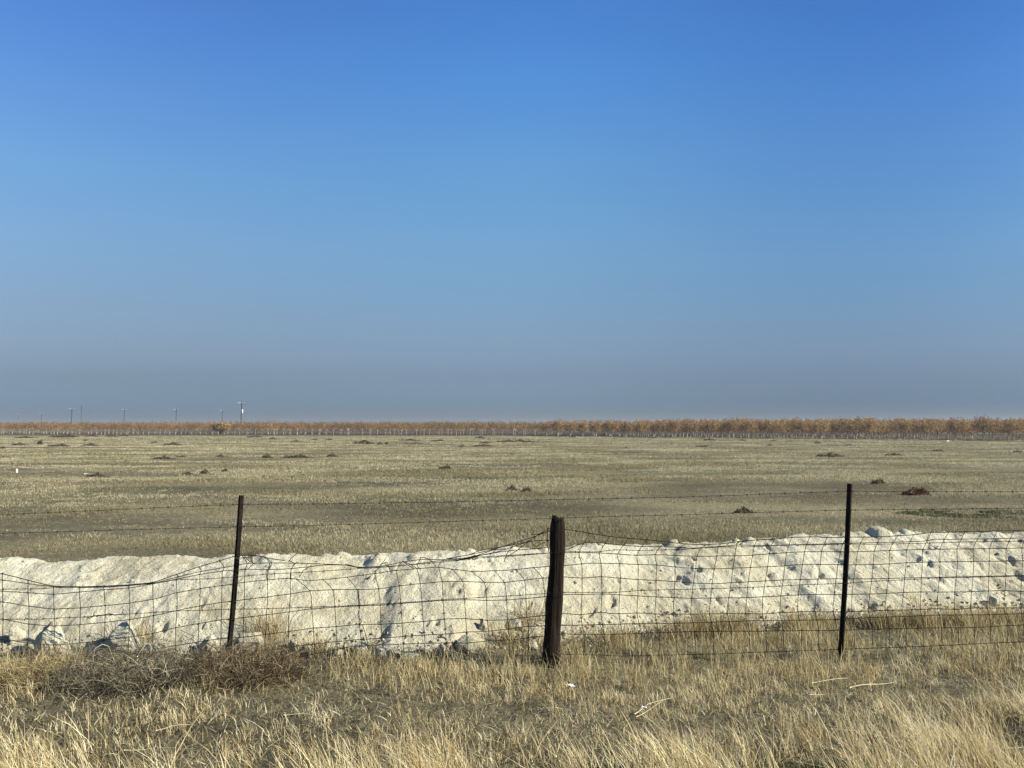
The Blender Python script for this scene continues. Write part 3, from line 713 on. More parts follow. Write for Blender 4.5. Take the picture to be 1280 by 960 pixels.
for i in range(-110, 60):
    for j in range(-70, 60):
        p = np.array([0, 250.]) + d1 * i * 5.0 + d2 * (j * 5.6 + .5)
        if abs(p[0]) > p[1] * .76 + 6: continue
        e = np.interp(p[0], ex, ey)
        if p[1] < e + .5 or p[1] > e + 95: continue
        if random.random() < .03: continue
        pts.append((p[1], p[0] + random.gauss(0, .15), p[1] + random.gauss(0, .15)))
pts.sort()
TREE_LAB = 'young orchard tree with pale trunk and orange brown leaves in the far rows'
print('orchard trees', len(pts))
for k, (D_, x_, y_) in enumerate(pts[:300]):
    r_ = empty('orchard_tree', (x_, y_, FIELD_Z)); r_.rotation_euler = (0, 0, random.uniform(0, 6.28))
    s_ = random.uniform(.88, 1.06); r_.scale = (s_, s_, s_ * random.uniform(.95, 1.06))
    tag(r_, TREE_LAB, 'tree', 'young orchard trees in rows beyond the field')
    tm, cm = (v_red if x_ + random.gauss(0, 18) < 0 else v_mesh)[k % 7]
    for nm, me in (('trunk', tm), ('crown', cm)):
        o = bpy.data.objects.new(nm, me); C.objects.link(o); o.parent = r_
far = [tree_parts(300 + i, 520, 5) for i in range(5)]
V, Q, T, RR, n0 = [], [], [], [], 0
Vt, Qt, Tt, nt0 = [], [], [], 0
for k, (D_, x_, y_) in enumerate(pts[300:]):
    t, c = far[k % 5]; a = random.uniform(0, 6.28); s_ = random.uniform(.88, 1.08)
    Rm = np.array([[math.cos(a), -math.sin(a), 0], [math.sin(a), math.cos(a), 0], [0, 0, 1]]) * s_
    for src, which in ((t, 0), (c, 1)):
        vv = np.concatenate(src.v) @ Rm.T + np.array([x_, y_, FIELD_Z]); f = src.faces()
        V.append(vv); RR.append(np.concatenate(src.r)); Q.append(f[0] + n0); T.append(f[1] + n0)
        n0 += len(vv)
if V:
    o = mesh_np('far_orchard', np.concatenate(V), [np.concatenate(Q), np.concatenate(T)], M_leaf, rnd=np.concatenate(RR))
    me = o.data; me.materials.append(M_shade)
    # trunks take the bark, darkened for crown shade behind the front rows
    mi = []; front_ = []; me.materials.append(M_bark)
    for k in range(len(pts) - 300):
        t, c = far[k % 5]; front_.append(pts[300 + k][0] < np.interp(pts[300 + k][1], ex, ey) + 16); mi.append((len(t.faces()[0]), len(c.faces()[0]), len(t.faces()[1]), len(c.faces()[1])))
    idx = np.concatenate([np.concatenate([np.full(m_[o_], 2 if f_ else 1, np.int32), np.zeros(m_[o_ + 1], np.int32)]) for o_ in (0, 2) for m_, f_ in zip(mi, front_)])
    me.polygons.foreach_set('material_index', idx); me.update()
    tag(o, 'farther rows of the orange brown orchard merging into one band on the horizon', 'orchard', kind='stuff')
# orchard floor
ox = np.linspace(-260, 190, 90); oe = np.interp(ox, ex, ey)
vv = []; 
for k_, off in enumerate((-5.5, 20, 90, 400)):
    vv.append(np.stack([ox, oe + off, np.full_like(ox, FIELD_Z + .035)], -1))
vv = np.stack(vv, 1).reshape(-1, 3)
tag(mesh_np('orchard_floor', vv, [grid_faces(90, 4)], M_soil), kind='structure')

# bushy shrub standing before the orchard
def shrub():
    p = on_ground(276, 544, FIELD_Z); p = np.array([p[0], 262.0, FIELD_Z]); p[0] = (276 - 640) / 960 * 262
    r_ = empty('shrub', tuple(p)); rg = np.random.default_rng(77)
    tr = MB(); cr = MB()
    for i in range(9):
        a = rg.uniform(0, 6.28); e = np.array([math.cos(a) * rg.uniform(.5, 2.6), math.sin(a) * 1.2, rg.uniform(2, 3.3)])
        tr.tube([[math.cos(a) * .2, math.sin(a) * .2, -.1], e * np.array([.4, .4, .5]), e], [.10, .07, .03], 5)
    n = 2600; d = rg.normal(size=(n, 3)); d /= np.linalg.norm(d, axis=1)[:, None]
    rad = .6 + .45 * vnoise(np.arctan2(d[:, 1], d[:, 0]) * 2, d[:, 2] * 3, 5)
    c = d * (rad * rg.uniform(.5, 1, n) ** .4)[:, None] * np.array([3.9, 2.2, 1.75]) + np.array([0, 0, 2.75])
    c[:, 2] = np.maximum(c[:, 2], .3)
    a = rg.normal(size=(n, 3)) * .16; b = rg.normal(size=(n, 3)) * .11
    v = np.stack([c - a, c + b, c + a, c - b], 1).reshape(-1, 3)
    cr.v.append(v); cr.r.append(np.repeat(np.clip(rg.normal(.5, .25, n), 0, 1), 4)); cr.q.append(np.arange(n * 4).reshape(-1, 4)); cr.n = len(v)
    o = tr.build('trunk', M_twig, r_); o = cr.build('crown', M_yleaf, r_, smooth=False)
    tag(r_, 'broad yellow green bush standing before the orchard, below the utility poles', 'bush')
shrub()

# ------------------------------------------------------------------ utility poles
def utility_pole(px, topy, D, label, arms=1, transformer=False, thick=.17):
    top = at(px, topy, D); z0 = FIELD_Z; H = top[2] - z0
    r_ = empty('utility_pole', (top[0], D, z0))
    b = MB(); b.tube([[0, 0, -.5], [0, 0, H * .5], [0, 0, H]], [thick * 1.15, thick, thick * .8], 8); b.build('pole', M_pole, r_)
    for i in range(arms):
        zz = H - .5 - i * 1.3
        b = MB(); b.tube([[-1.25, -.2, zz], [1.25, -.2, zz]], [.08, .08], 4); b.build('crossarm', M_ins if not transformer else M_ins, r_)
        for x_ in (-1.15, -.45, .45, 1.15):
            b = MB(); b.tube([[x_, -.2, zz + .08], [x_, -.2, zz + .18], [x_, -.2, zz + .32]], [.04, .09, .05], 8); b.build('insulator', M_ins, r_)
    if transformer:
        b = MB(); b.tube([[.42, -.25, H - 4.6], [.42, -.25, H - 4.5], [.42, -.25, H - 3.2], [.42, -.25, H - 3.05]], [.2, .32, .32, .12], 12); b.build('transformer', M_can, r_)
    tag(r_, label, 'pole', 'utility poles beyond the orchard')
utility_pole(302, 502, 300, 'tallest and nearest utility pole with a pale transformer can on its side', 1, True, .2)
utility_pole(278, 512, 430, 'utility pole rising behind the yellow green bush', 1)
utility_pole(220.5, 510.5, 400, 'utility pole with a wide crossarm, next one left of the bush', 1)
utility_pole(155.5, 510.5, 410, 'utility pole with a crossarm standing alone between the pair and the bush', 1)
utility_pole(90, 510, 400, 'utility pole with a crossarm, left and thicker one of the close pair', 1, thick=.24)
utility_pole(102, 507, 420, 'slim utility pole without crossarm, right one of the close pair', 0, thick=.15)
utility_pole(52, 516, 560, 'faint distant utility pole, second from the left edge', 1)
utility_pole(23, 517, 640, 'faintest distant utility pole nearest the left edge', 1)

# ------------------------------------------------------------------ the fence
FD = 6.62
fence = empty('wire_fence', (0.35, FD, 0.0)); FO = np.array([0.35, FD, 0.0])
tag(fence, 'sagging rusty woven wire and barbed wire fence on three leaning posts', 'fence')
def fp(px, py, dy=0.0): return at(px, py, FD + dy) - FO

def t_post(top, bot, lab, rot):
    a = fp(*top); b_ = fp(*bot); ax = b_ - a; b_ = a + ax * 1.16; L = np.linalg.norm(b_ - a); ax = (b_ - a) / L
    sx = np.array([math.cos(rot), math.sin(rot), 0]); sx -= ax * (sx @ ax); sx /= np.linalg.norm(sx); sy = np.cross(ax, sx)
    m = MB(); W, Dp, T = .022, .036, .0042
    prof = np.array([(-W, 0), (W, 0), (W, T), (T, T * 1.6), (T * .8, Dp), (-T * .8, Dp), (-T, T * 1.6), (-W, T)])
    n = 14; V_ = []
    for k in range(n):
        t = k / (n - 1); c = a + (b_ - a) * t + sx * .008 * math.sin(t * 3.1) 
        V_.append(c + prof[:, :1] * sx + prof[:, 1:] * sy)
    V_ = np.array(V_); i = np.arange(n - 1)[:, None] * 8; j = np.arange(8)[None]; kk = (j + 1) % 8
    q = np.stack([i + j, i + kk, i + 8 + kk, i + 8 + j], -1).reshape(-1, 4)
    m.add(V_.reshape(-1, 3), np.concatenate([q, [[0, 7, 3, 2][::-1], [0, 2, 1, 1][::-1]][:1]]))
    m.add(V_[0], None, [[0, 1, 2], [0, 2, 3], [0, 3, 6], [0, 6, 7], [3, 4, 5], [3, 5, 6]])
    # studs that keep the wires from sliding
    s = .07
    while s < L * .84:
        c = a + ax * s + sx * .008 * math.sin(s / L * 3.1)
        o = -sy * .009
        c8 = np.array([c + sx * dx + ax * dz + (o if f else 0) for f in (0, 1) for dx, dz in ((-.009, -.006), (.009, -.006), (.009, .006), (-.009, .006))])
        m.add(c8, [[0, 1, 2, 3], [4, 5, 6, 7], [0, 1, 5, 4], [1, 2, 6, 5], [2, 3, 7, 6], [3, 0, 4, 7]]); s += .055
    o = m.build('steel_post', M_steel, fence, smooth=False); o['label'] = lab
    return a, ax, L, o
tl = t_post((301.8, 619), (285, 822), 'dark rusty steel T-post leaning right with reddish top, the left one', .12)
tr_ = t_post((1062, 604.5), (1050, 818), 'dark rusty steel T-post, the right one', -.05)

# wooden post: split, ribbed, jagged top
def wooden():
    n, mz = 40, 46
    th = np.linspace(0, 2 * np.pi, n, endpoint=False)
    rg = np.random.default_rng(4)
    rib = .0035 * np.sin(th * 7 + 1) + .0025 * np.sin(th * 13) + .004 * rg.normal(size=n)
    rib *= .6    # drying cracks
    a = fp(697.3, 650); b_ = fp(689, 834); L = b_ - a; b_ = a + L * 1.2
    topj = .028 * rg.uniform(0, 1, n) + .012 * np.cos(th - 3.9) + .012 * (np.sin(th * 5) > .2)
    V_ = []
    for k in range(mz):
        t = k / (mz - 1); c = a + (b_ - a) * t
        rr = (.061 + .014 * t - .014 * math.exp(-t * 40) + .006 * (fbm(th * 1.1, np.full(n, t * 5), 7) - .5) * 2 + .004 * math.sin(t * 17) + rib * (1 + .4 * math.sin(t * 5)) + .003 * vnoise(th * 3, np.full(n, t * 14), 6))
        sq = 1 + .03 * np.cos(th * 3 + .6)
        x_ = np.cos(th) * rr * sq; y_ = np.sin(th) * rr * sq * .95
        zz = (topj if k == 0 else 0) + (topj * .55 if k == 1 else 0)
        lean = .006 * math.sin(t * 7)
        V_.append(np.stack([c[0] + x_ + lean, c[1] + y_, c[2] + zz * np.ones(n)], -1))
    cap = V_[0].mean(0) + np.array([0, 0, -.012])
    V_ = np.array(V_).reshape(-1, 3); V_ = np.vstack([V_, cap])
    i = np.arange(mz - 1)[:, None] * n; j = np.arange(n)[None]; kk = (j + 1) % n
    q = np.stack([i + j, i + n + j, i + n + kk, i + kk], -1).reshape(-1, 4)
    t_ = np.array([[len(V_) - 1, jj, (jj + 1) % n] for jj in range(n)])
    o = mesh_np('wooden_post', V_, [q, t_], M_wood, fence)
    o['label'] = 'thick split dark wooden post with jagged top in the middle of the fence'
    return o
wp = wooden()
m = MB()
for py, dx in ((661, 14), (690, 14), (706, 12), (722, 13), (741, 13), (767, 13), (783, 12)):
    c0 = fp(690.8 + (700 - py) * .045, py, -.085)
    for s in (-1, 1):
        p = c0 + np.array([.025 * s + random.uniform(-.01, .01), .012, 0]); m.tube([p + [0, 0, .018], p + [0, -.012, .006], p + [0, -.012, -.006], p + [0, 0, -.018]], .002, 4)
o = m.build('staple', M_wire, wp)
wp['label'] = wp['label']

# horizontal wires of the woven mesh, measured on the fence plane
W = {
1: [(-120,712),(-60,712),(4,717),(34,725),(66,733),(100,733.5),(131,732.5),(163,731),(193,728),(220,718),(249,708.5),(276,700.5),(296,694.5),(318,694),(331,696.5),(345,699.5),(361,701.3)],
2: [(-120,722),(-60,722),(4,725),(36,729.5),(66,733.5),(100,734.5),(131,734),(163,732),(193,729),(224,720.5),(253,714),(282,709),(310,704),(340,703.5),(369,704),(403,705),(431,706),(450,709.5),(480,707.5),(505,702),(530,699),(560,699.5),(590,697),(612,692),(640,688),(668,686),(687,684)],
3: [(-120,738),(-60,736),(4,739),(36,741),(67,743),(100,740),(131,737),(163,735),(193,729.5),(221,724),(249,718),(276,714),(306,711.5),(336,712),(364,711),(389,708),(403,706),(432,706),(450,710.5),(480,709),(520,705),(548,701),(575,700),(600,696),(640,694),(688,691)],
4: [(-120,752),(-60,750),(4,752.5),(35,757.5),(67,761.5),(99,760),(131,757),(162,754),(192,749),(220,741),(249,736),(277,732),(305,728),(333,725),(364,722.5),(380,726),(402,724.8),(434,721.5),(468,717),(495,713),(520,711),(548,708.5),(566,711.5),(590,714.5),(618,713.5),(645,712),(667,709.5),(690,707.5),(708,706.7),(725,705),(740,703.8),(770,704.4),(800,705.7),(820,706),(845,709),(870,710.6),(894,711.3),(916,710.4),(938,709.4),(959,708.5),(981,707.2),(1002,705.7),(1025,705.7),(1056,706),(1093,705.6),(1112,705),(1134,703.4),(1155,702.7),(1198,702),(1280,701),(1400,700)],
5: [(-120,772),(-60,770),(4,774),(34,780),(66,782.5),(99,781),(130,778),(161,774.5),(190,770),(220,763.5),(249,757.5),(277,753),(305,749.5),(333,746.5),(362,742.5),(387,738.5),(418,737),(448,737),(475,736.2),(500,732),(527,729.5),(553,727),(580,726.5),(607,728),(632,728),(656,725),(680,722.5),(706,721),(727,722.8),(751,720.5),(770,722.3),(800,724.6),(820,725.4),(845,727),(868,729),(892,729.7),(913,728.4),(957,726.3),(978,725),(1000,724.4),(1040,723.5),(1090,723.5),(1175,721.5),(1280,719.3),(1400,718)],
6: [(-120,797),(-60,796),(4,799),(35,804),(67,806.5),(97,804),(129,800.5),(160,796.5),(189,792.5),(218,785),(247,779.5),(275,775),(304,772),(333,768.5),(361,765),(390,761),(418,759),(448,757.5),(475,756.5),(500,754.5),(527,752.5),(555,750.5),(582,749.5),(608,750.5),(634,750),(660,748),(682,745.5),(708,743),(755,742.5),(800,745),(841,747),(866,748),(933,747),(975,745),(998,743.4),(1040,743),(1090,742.5),(1129,740.5),(1151,740),(1194,740),(1215,739.5),(1235,738.6),(1255,738),(1280,739.5),(1400,738)],
7: [(-120,822),(-60,822),(4,825),(60,825),(100,821),(131,820),(160,816),(190,812),(220,807),(247,802.5),(275,798.5),(305,796.5),(333,793),(361,789.5),(390,785),(418,783.5),(448,780.5),(475,780.5),(500,779),(527,777),(555,774),(580,773),(610,775.5),(634,775),(658,771.5),(680,769.5),(702,766.7),(727,768.6),(751,765),(770,767.4),(800,766),(819,767.5),(864,767.8),(908,767),(929,766.8),(952,767.6),(973,766),(997,764.8),(1020,764.4),(1056,765),(1090,763.5),(1149,762),(1172,760.6),(1192,762),(1216,760),(1280,760),(1400,758)],
8: [(-120,844),(4,846),(66,846),(131,840),(190,832),(247,824),(305,817),(361,809),(400,804),(448,799.5),(480,797.5),(505,795.5),(530,794),(558,792.5),(583,790),(610,789),(635,786.5),(660,783),(682,782),(701,782),(751,780.7),(800,779.4),(845,779),(894,777.5),(937,776),(1040,774.7),(1090,771.7),(1132,770.5),(1175,768.7),(1216,768.7),(1280,767),(1400,765)],
9: [(-120,862),(4,862),(131,856),(247,840),(361,824),(440,808),(505,805),(560,803.5),(583,804),(610,801),(640,800),(660,797),(682,795),(699,792.6),(770,793),(800,791.5),(871,789.3),(957,788.8),(1040,788),(1090,786.5),(1154,785),(1216,784.5),(1280,781),(1400,780)],
10: [(-120,880),(4,880),(131,872),(247,858),(361,846),(440,839.5),(500,838),(560,836),(620,830),(682,822),(699,818),(744,818),(770,820),(871,818),(957,815),(1040,812),(1154,808),(1280,802),(1400,800)],
}
WR = {   # upper wires right of the wooden post
1: [(706,661.5),(735,666),(758,670),(780,672.5),(809,674.4),(835,677.7),(858,680),(881,681),(905,679.5),(930,676),(948,674.7),(971,673.4),(991,671.6),(1014,671),(1036,672),(1060,671.5),(1101,671),(1121,669.7),(1142,668.5),(1162,665.6),(1183,665.3),(1203,664.5),(1224,664.4),(1245,663.7),(1280,663),(1400,662)],
2: [(706,688.5),(718,683),(731,677),(750,678.5),(770,681),(800,683),(820,683),(845,684),(868,685.5),(899,683),(923,681),(944,682),(967,682),(988,681),(1032,680),(1060,679),(1110,678),(1158,676.4),(1170,673),(1180,674.5),(1200,673.8),(1238,673.5),(1280,672.3),(1400,671)],
3: [(706,690.5),(745,691),(770,692.5),(800,694.4),(820,693),(847,694.6),(872,695.4),(896,695),(919,694.6),(940,694),(962,692),(1004,689.8),(1027,689.4),(1060,690),(1093,689),(1114,688),(1155,686.7),(1178,686.4),(1218,686),(1280,685),(1400,684)],
}
def wy(tab, x): return float(np.interp(x, [p[0] for p in tab], [p[1] for p in tab]))
def depth(px, py):     # the loose mesh bellies a little towards and away from the camera
    return .05 * (fbm(np.array(px / 90.), np.array(py / 80.), 300) - .5) * 2 - .01 
def line(tab, step=7.0):
    xs_ = np.arange(tab[0][0], tab[-1][0] + .1, step); X_ = [p[0] for p in tab]; Y_ = [p[1] for p in tab]
    ys_ = np.interp(xs_, X_, Y_)
    if len(ys_) > 5: 
        k_ = np.array([.2, .6, .2]); sm = np.convolve(np.pad(ys_, 1, mode='edge'), k_, 'valid'); ys_ = sm
    ys_ = ys_ + .35 * (fbm(xs_ / 6., xs_ * 0 + tab[0][1], 310) - .5) * 2
    return [fp(a, b_, float(depth(a, b_))) for a, b_ in zip(xs_, ys_)]
woven = MB()
for j, tab in W.items(): woven.tube(line(tab), .0030 if j not in (1,) else .0034, 4)
for j, tab in WR.items(): woven.tube(line(tab), .0030 if j != 1 else .0034, 4)
knots = []
def stay(pts_, knotrows=()):
    P_ = []
    for a, b_ in zip(pts_[:-1], pts_[1:]):
        k = max(2, int(abs(b_[1] - a[1]) / 6) + 1)
        for s in range(k):
            t = s / k; P_.append((a[0] + (b_[0] - a[0]) * t, a[1] + (b_[1] - a[1]) * t))
    P_.append(pts_[-1]); P_ = np.array(P_, float)
    if len(P_) > 4:
        for _ in range(1): P_[1:-1, 0] = .25 * P_[:-2, 0] + .5 * P_[1:-1, 0] + .25 * P_[2:, 0]
    woven.tube([fp(a, b_, float(depth(a, b_))) for a, b_ in P_], .0028, 4)
def knot(a, b_):
    c = fp(a, b_, float(depth(a, b_)) - .001); woven.tube([c + [-.007, 0, -.002], c, c + [.007, 0, .002]], [.0035, .0052, .0035], 5)
LEFT = [-90, -59, -28, 3, 35, 67, 99, 130, 161, 190.5, 219.5, 248.5, 276.5, 304.5, 333, 361.5]
for i, xb_ in enumerate(LEFT):
    pts_ = []
    for j in range(1, 11):
        off = 0
        if j <= 3: off = {1: np.interp(xb_, [160, 220, 250, 277, 305, 333, 361], [0, 1, 0, -2, -2, -3, 0]), 2: np.interp(xb_, [160, 190, 220, 250, 277, 305, 333, 361], [0, 2, 4, 4, 5, 6, 6, 8]), 3: np.interp(xb_, [160, 361], [0, 2])}[j]
        if j > 6: off = -.5 * (j - 6) + random.uniform(-.6, .6)
        if j in (4, 5): off = random.uniform(-.7, .7) + 1.2
        pts_.append((xb_ + off, wy(W[j], xb_ + off))); knot(*pts_[-1])
    stay(pts_)
MID = [(390, 370.5), (418.5, 403.6), (448.5, 434), (475, 468.3), (501, 495), (527.5, 521.5), (554, 548.2), (581, 565), (608, 590), (633, 618), (657.5, 644), (681, 667)]
for i, (xb_, xt) in enumerate(MID):
    pts_ = [(xt, wy(W[4], xt))]
    for j in range(5, 11):
        off = {5: -1.5, 6: 0, 7: 1.2, 8: 3, 9: 3.5, 10: 3}[j] + random.uniform(-.5, .5)
        pts_.append((xb_ + off, wy(W[j], xb_ + off)))
    if xb_ in (475, 501, 527.5): pts_[0] = (xt, wy(W[4], xt))
    for p in pts_: knot(*p)
    stay(pts_)
RB = [727, 752, 775, 798, 820, 842, 865, 888, 911, 933, 954, 976, 998, 1020, 1043, 1065, 1087, 1108, 1129, 1151, 1173, 1194, 1214.7, 1235, 1256, 1276, 1297, 1318, 1339, 1360]
for i, xb_ in enumerate(RB):
    pts_ = []; T_ = {**W, **WR}
    for j in range(1, 11):
        ra = np.interp(xb_, [727, 790, 830, 870, 1000, 1060, 1150, 1300], [0, 0, .3, 1, 1, 1, .55, .4])
        off = {1: 14, 2: 10, 3: 7.5, 4: 5, 5: 2.5, 6: 0, 7: -1.5, 8: 1, 9: 3.5, 10: 4}[j] * (ra if j < 7 else 1)
        if j <= 3: off += {1: 7, 2: 3, 3: -3}[j] * np.interp(xb_, [720, 760, 850, 880, 1060, 1150, 1300], [1.3, 1.5, 1.2, 0, .1, .8, .7])
        off += random.uniform(-.7, .7)
        pts_.append((xb_ + off, wy(T_[j], xb_ + off))); knot(*pts_[-1])
    stay(pts_)
# slack, twisted and broken ends of the top mesh wires between the left post and the wooden post
LOOSE = [[(361, 701.3), (366, 696), (371, 692)], [(304, 694), (311, 701), (318, 704), (309, 712)], [(333, 697), (340, 703), (338, 708), (336, 712), (332, 715), (334, 725)],
 [(364, 725), (363.5, 712), (369, 704)], [(389, 707), (378, 714), (374, 722)], [(431, 705), (440, 707), (450, 710.5)], [(468, 717), (475, 707), (482.5, 698)],
 [(475, 706), (484, 702), (489, 716)], [(480, 703), (486, 709), (489, 716)], [(495, 713), (503, 701), (509, 706), (518, 711)], [(503, 701), (514, 706), (522, 711)],
 [(526, 697), (521, 707), (526, 712)], [(524, 697), (532, 697), (540, 702), (545, 708)], [(548, 707), (553, 700), (556, 699)],
 [(560, 698), (590, 693), (620, 686), (640, 679.5), (665, 672), (690, 662)], [(585, 694), (600, 688), (625, 684), (650, 679), (668, 676), (687, 675)],
 [(575, 698.5), (600, 694), (622, 690), (640, 684), (660, 677), (680, 664), (688, 660)], [(620, 687), (612, 694)], [(643, 679), (640, 684), (634, 691), (630, 703)], [(630, 698), (645, 689), (662, 676)],
 [(663, 676), (670, 684), (676, 680), (686, 676)], [(684.5, 660), (684, 676), (686, 690)], [(690, 663), (672, 668), (664, 668)], [(558, 698), (580, 699), (600, 693), (618, 687), (632, 686)],
 [(448, 737), (449, 750), (450, 757), (447, 770), (452, 776), (450, 780)], [(453, 781), (458, 796), (461, 812)], [(592, 699), (588, 696), (594, 694), (598, 698), (590, 700)],
 [(1170, 686), (1158, 677), (1161, 668)], [(920, 680), (925, 676), (929, 678)]]
for L_ in LOOSE:
    P_ = np.array(L_, float); t = np.linspace(0, len(P_) - 1, len(P_) * 5)
    xx = np.interp(t, range(len(P_)), P_[:, 0]); yy = np.interp(t, range(len(P_)), P_[:, 1])
    for _ in range(2): xx[1:-1] = .25 * xx[:-2] + .5 * xx[1:-1] + .25 * xx[2:]; yy[1:-1] = .25 * yy[:-2] + .5 * yy[1:-1] + .25 * yy[2:]
    woven.tube([fp(a, b_, float(depth(a, b_)) - .012) for a, b_ in zip(xx, yy)], .0030, 4)
woven.build('woven_wire_mesh', M_wire, fence, smooth=False)

# barbed wire strands: two twisted wires with barbs
BARB = [
 ('topmost barbed wire strand', [(-120,650),(0,643.5),(100,639),(200,634.5),(299,630.5),(400,630),(560,627.5),(692,624.5),(850,621.5),(960,617.5),(1060,614),(1180,614.5),(1280,614.5),(1400,614)], -.01),
 ('second barbed wire strand from the top', [(-120,669),(0,666.5),(60,665),(200,661),(296,658.5),(400,656.5),(540,652.5),(692,648),(760,645.5),(850,643.5),(930,641),(1058,637.5),(1180,636.5),(1280,635),(1400,634)], -.01),
 ('barbed wire strand along the top of the woven mesh', [(-120,738),(0,736.5),(50,736),(66,734.5),(100,734),(131,733),(163,731.5),(193,729.5),(221,724.5),(249,724),(276,722.5),(306,720),(334,717.5),(370,716),(400,714),(430,712),(450,710.5),(480,708.5),(520,705.5),(560,702),(600,697.5),(650,694.5),(688,691),(706,689),(745,690),(770,687),(800,688.2),(858,686.5),(899,683.6),(938,683.5),(980,681.5),(1030,681),(1060,680),(1090,680.4),(1155,679),(1200,677.5),(1280,676.4),(1400,676)], -.02),
 ('barbed wire strand across the middle of the woven mesh', [(-120,775),(0,774),(50,774),(75,772.5),(110,771),(131,769),(162,767.5),(192,765.5),(220,763.7),(250,763),(290,761.5),(330,761),(400,758.5),(450,756.5),(500,753.5),(554,749.5),(608,746.5),(650,744),(687,741.5),(703,740.6),(770,740.4),(800,738),(841,737),(892,735.7),(935,734.4),(976,732.5),(1000,731),(1040,729.7),(1060,729),(1090,726.7),(1175,722.5),(1230,721.3),(1280,720.2),(1400,719)], -.03)]
strand_obj = []
for lab, tab, dy in BARB:
    m = MB(); tabx = [p[0] for p in tab]; taby = [p[1] for p in tab]
    xs_ = np.arange(tab[0][0], tab[-1][0], 1.1); ys_ = np.interp(xs_, tabx, taby)
    k_ = np.ones(15) / 15; ys_ = np.convolve(np.pad(ys_, 7, mode='edge'), k_, 'valid')
    post_dy = np.exp(-((xs_ - 696) / 16) ** 2) * (-.07) + np.exp(-((xs_ - 294) / 14) ** 2) * (-.015) + np.exp(-((xs_ - 1056) / 14) ** 2) * (-.015)
    c = np.array([fp(a, b_, dy + float(pd) + (float(depth(a, b_)) if b_ > 700 else 0)) for a, b_, pd in zip(xs_, ys_, post_dy)])
    ph = xs_ * 1.05
    th_ = .72 if 'top' in lab and 'mesh' not in lab else 1.0
    for s in (0, np.pi):
        m.tube(c + .0019 * th_ * np.stack([0 * ph, np.cos(ph + s), np.sin(ph + s)], -1), .0016 * th_, 3)
    i = random.randint(4, 12)
    while i < len(c) - 3:
        p = c[i]
        for a in (0.6, 2.2):
            a += random.uniform(-.5, .5); d = np.array([random.uniform(-.35, .35), math.cos(a), math.sin(a)]) * .015
            m.tube([p - d, p, p + d], [.0007, .0022, .0007], 3)
        m.tube([p - [.006, 0, 0], p, p + [.006, 0, 0]], [.0036, .0040, .0036], 4)
        i += int(random.uniform(13, 18))
    o = m.build('barbed_wire', M_wire, fence, smooth=False); o['label'] = lab; strand_obj.append(o)
# loose barbed end wrapped round the middle strand near the left edge
m = MB()
def px_tube(L_, r, dy=-.03):
    P_ = np.array(L_, float); t = np.linspace(0, len(P_) - 1, len(P_) * 5)
    xx = np.interp(t, range(len(P_)), P_[:, 0]); yy = np.interp(t, range(len(P_)), P_[:, 1])
    xx[1:-1] = .25 * xx[:-2] + .5 * xx[1:-1] + .25 * xx[2:]; yy[1:-1] = .25 * yy[:-2] + .5 * yy[1:-1] + .25 * yy[2:]
    m.tube([fp(a, b_, dy) for a, b_ in zip(xx, yy)], r, 4)
px_tube([(118, 764), (117, 770), (112, 773), (109, 771.5), (116, 770), (131, 768.5), (137, 767), (144, 769), (153, 767.5), (154, 761)], .0036)
px_tube([(30, 776), (32, 772), (36, 774)], .003)
m.build('loose_wire_end', M_wire, strand_obj[3], smooth=False)
# clips holding the wires to the steel posts
for (a, ax, L, po), pys in ((tl, (630.5, 658.5, 695, 714, 731, 752, 774)), (tr_, (614, 637.5, 671, 680, 706, 729, 743, 765))):
    m = MB()
    ztop = a[2]
    for py in pys:
        z = fp(294, py)[2]; t = (z - a[2]) / ax[2]; c = a + ax * t + np.array([0, -.006, 0])
        m.tube([c + [-.034, .004, .004], c + [-.02, -.012, 0], c + [.02, -.012, 0], c + [.034, .004, -.004]], .0024, 4)
    m.build('wire_clip', M_wire, po, smooth=False)

# ------------------------------------------------------------------ dead brush at the left post
def brush(name, c, size, n, m_, label, seed, curl=1.0, rad=(.0010, .0030)):
    rg = np.random.default_rng(seed); b = MB()
    for i in range(n):
        a = rg.uniform(0, 2 * np.pi); rr = rg.uniform(0, 1) ** .5
        p = np.array([math.cos(a) * rr * size[0] * .35, math.sin(a) * rr * size[1] * .35, rg.uniform(0, .25) * size[2]])
        d = np.array([math.cos(a) * rg.uniform(.2, 1) + rg.normal(0, .4), math.sin(a) * .7 + rg.normal(0, .4), rg.uniform(.1, 1.0)]); d /= np.linalg.norm(d)
        L = rg.uniform(.25, .75) * size[0] * .62; k = 9; P_ = [p]; bend = rg.normal(0, .28 * curl, 3)
        for s in range(k):
            d = d + bend * .55 + rg.normal(0, .16, 3); 
            q = P_[-1] / np.array([size[0] * .5, size[1] * .5, size[2]])
            if np.linalg.norm(q) > .95: d = d - q * .8
            d /= np.linalg.norm(d); nx = P_[-1] + d * L / k; nx[2] = max(nx[2], .0); P_.append(nx)
        P_ = np.array(P_); r0 = rg.uniform(*rad)
        col = float(rg.uniform(0, 1) ** 1.2)
        b.tube(P_, np.linspace(r0, r0 * .4, len(P_)), 3, col)
        for s in rg.integers(2, 9, 5):
            dd = rg.normal(size=3) * .07; b.tube([P_[s], P_[s] + dd * .5 + rg.normal(0, .008, 3), P_[s] + dd], [r0 * .5, r0 * .4, r0 * .2], 3, col)
    x_, y_ = c; z_ = float(surf_z(x_, y_)) - .01
    o = b.build(name, m_, smooth=False); o.location = (x_, y_, z_)
    return tag(o, label, 'brush')
brush('tumbleweed', (-2.95, 6.02), (1.2, .7, .29), 560, M_greyweed, 'tangled grey dead tumbleweed lying against the fence left of the left steel post', 1, 1.3)
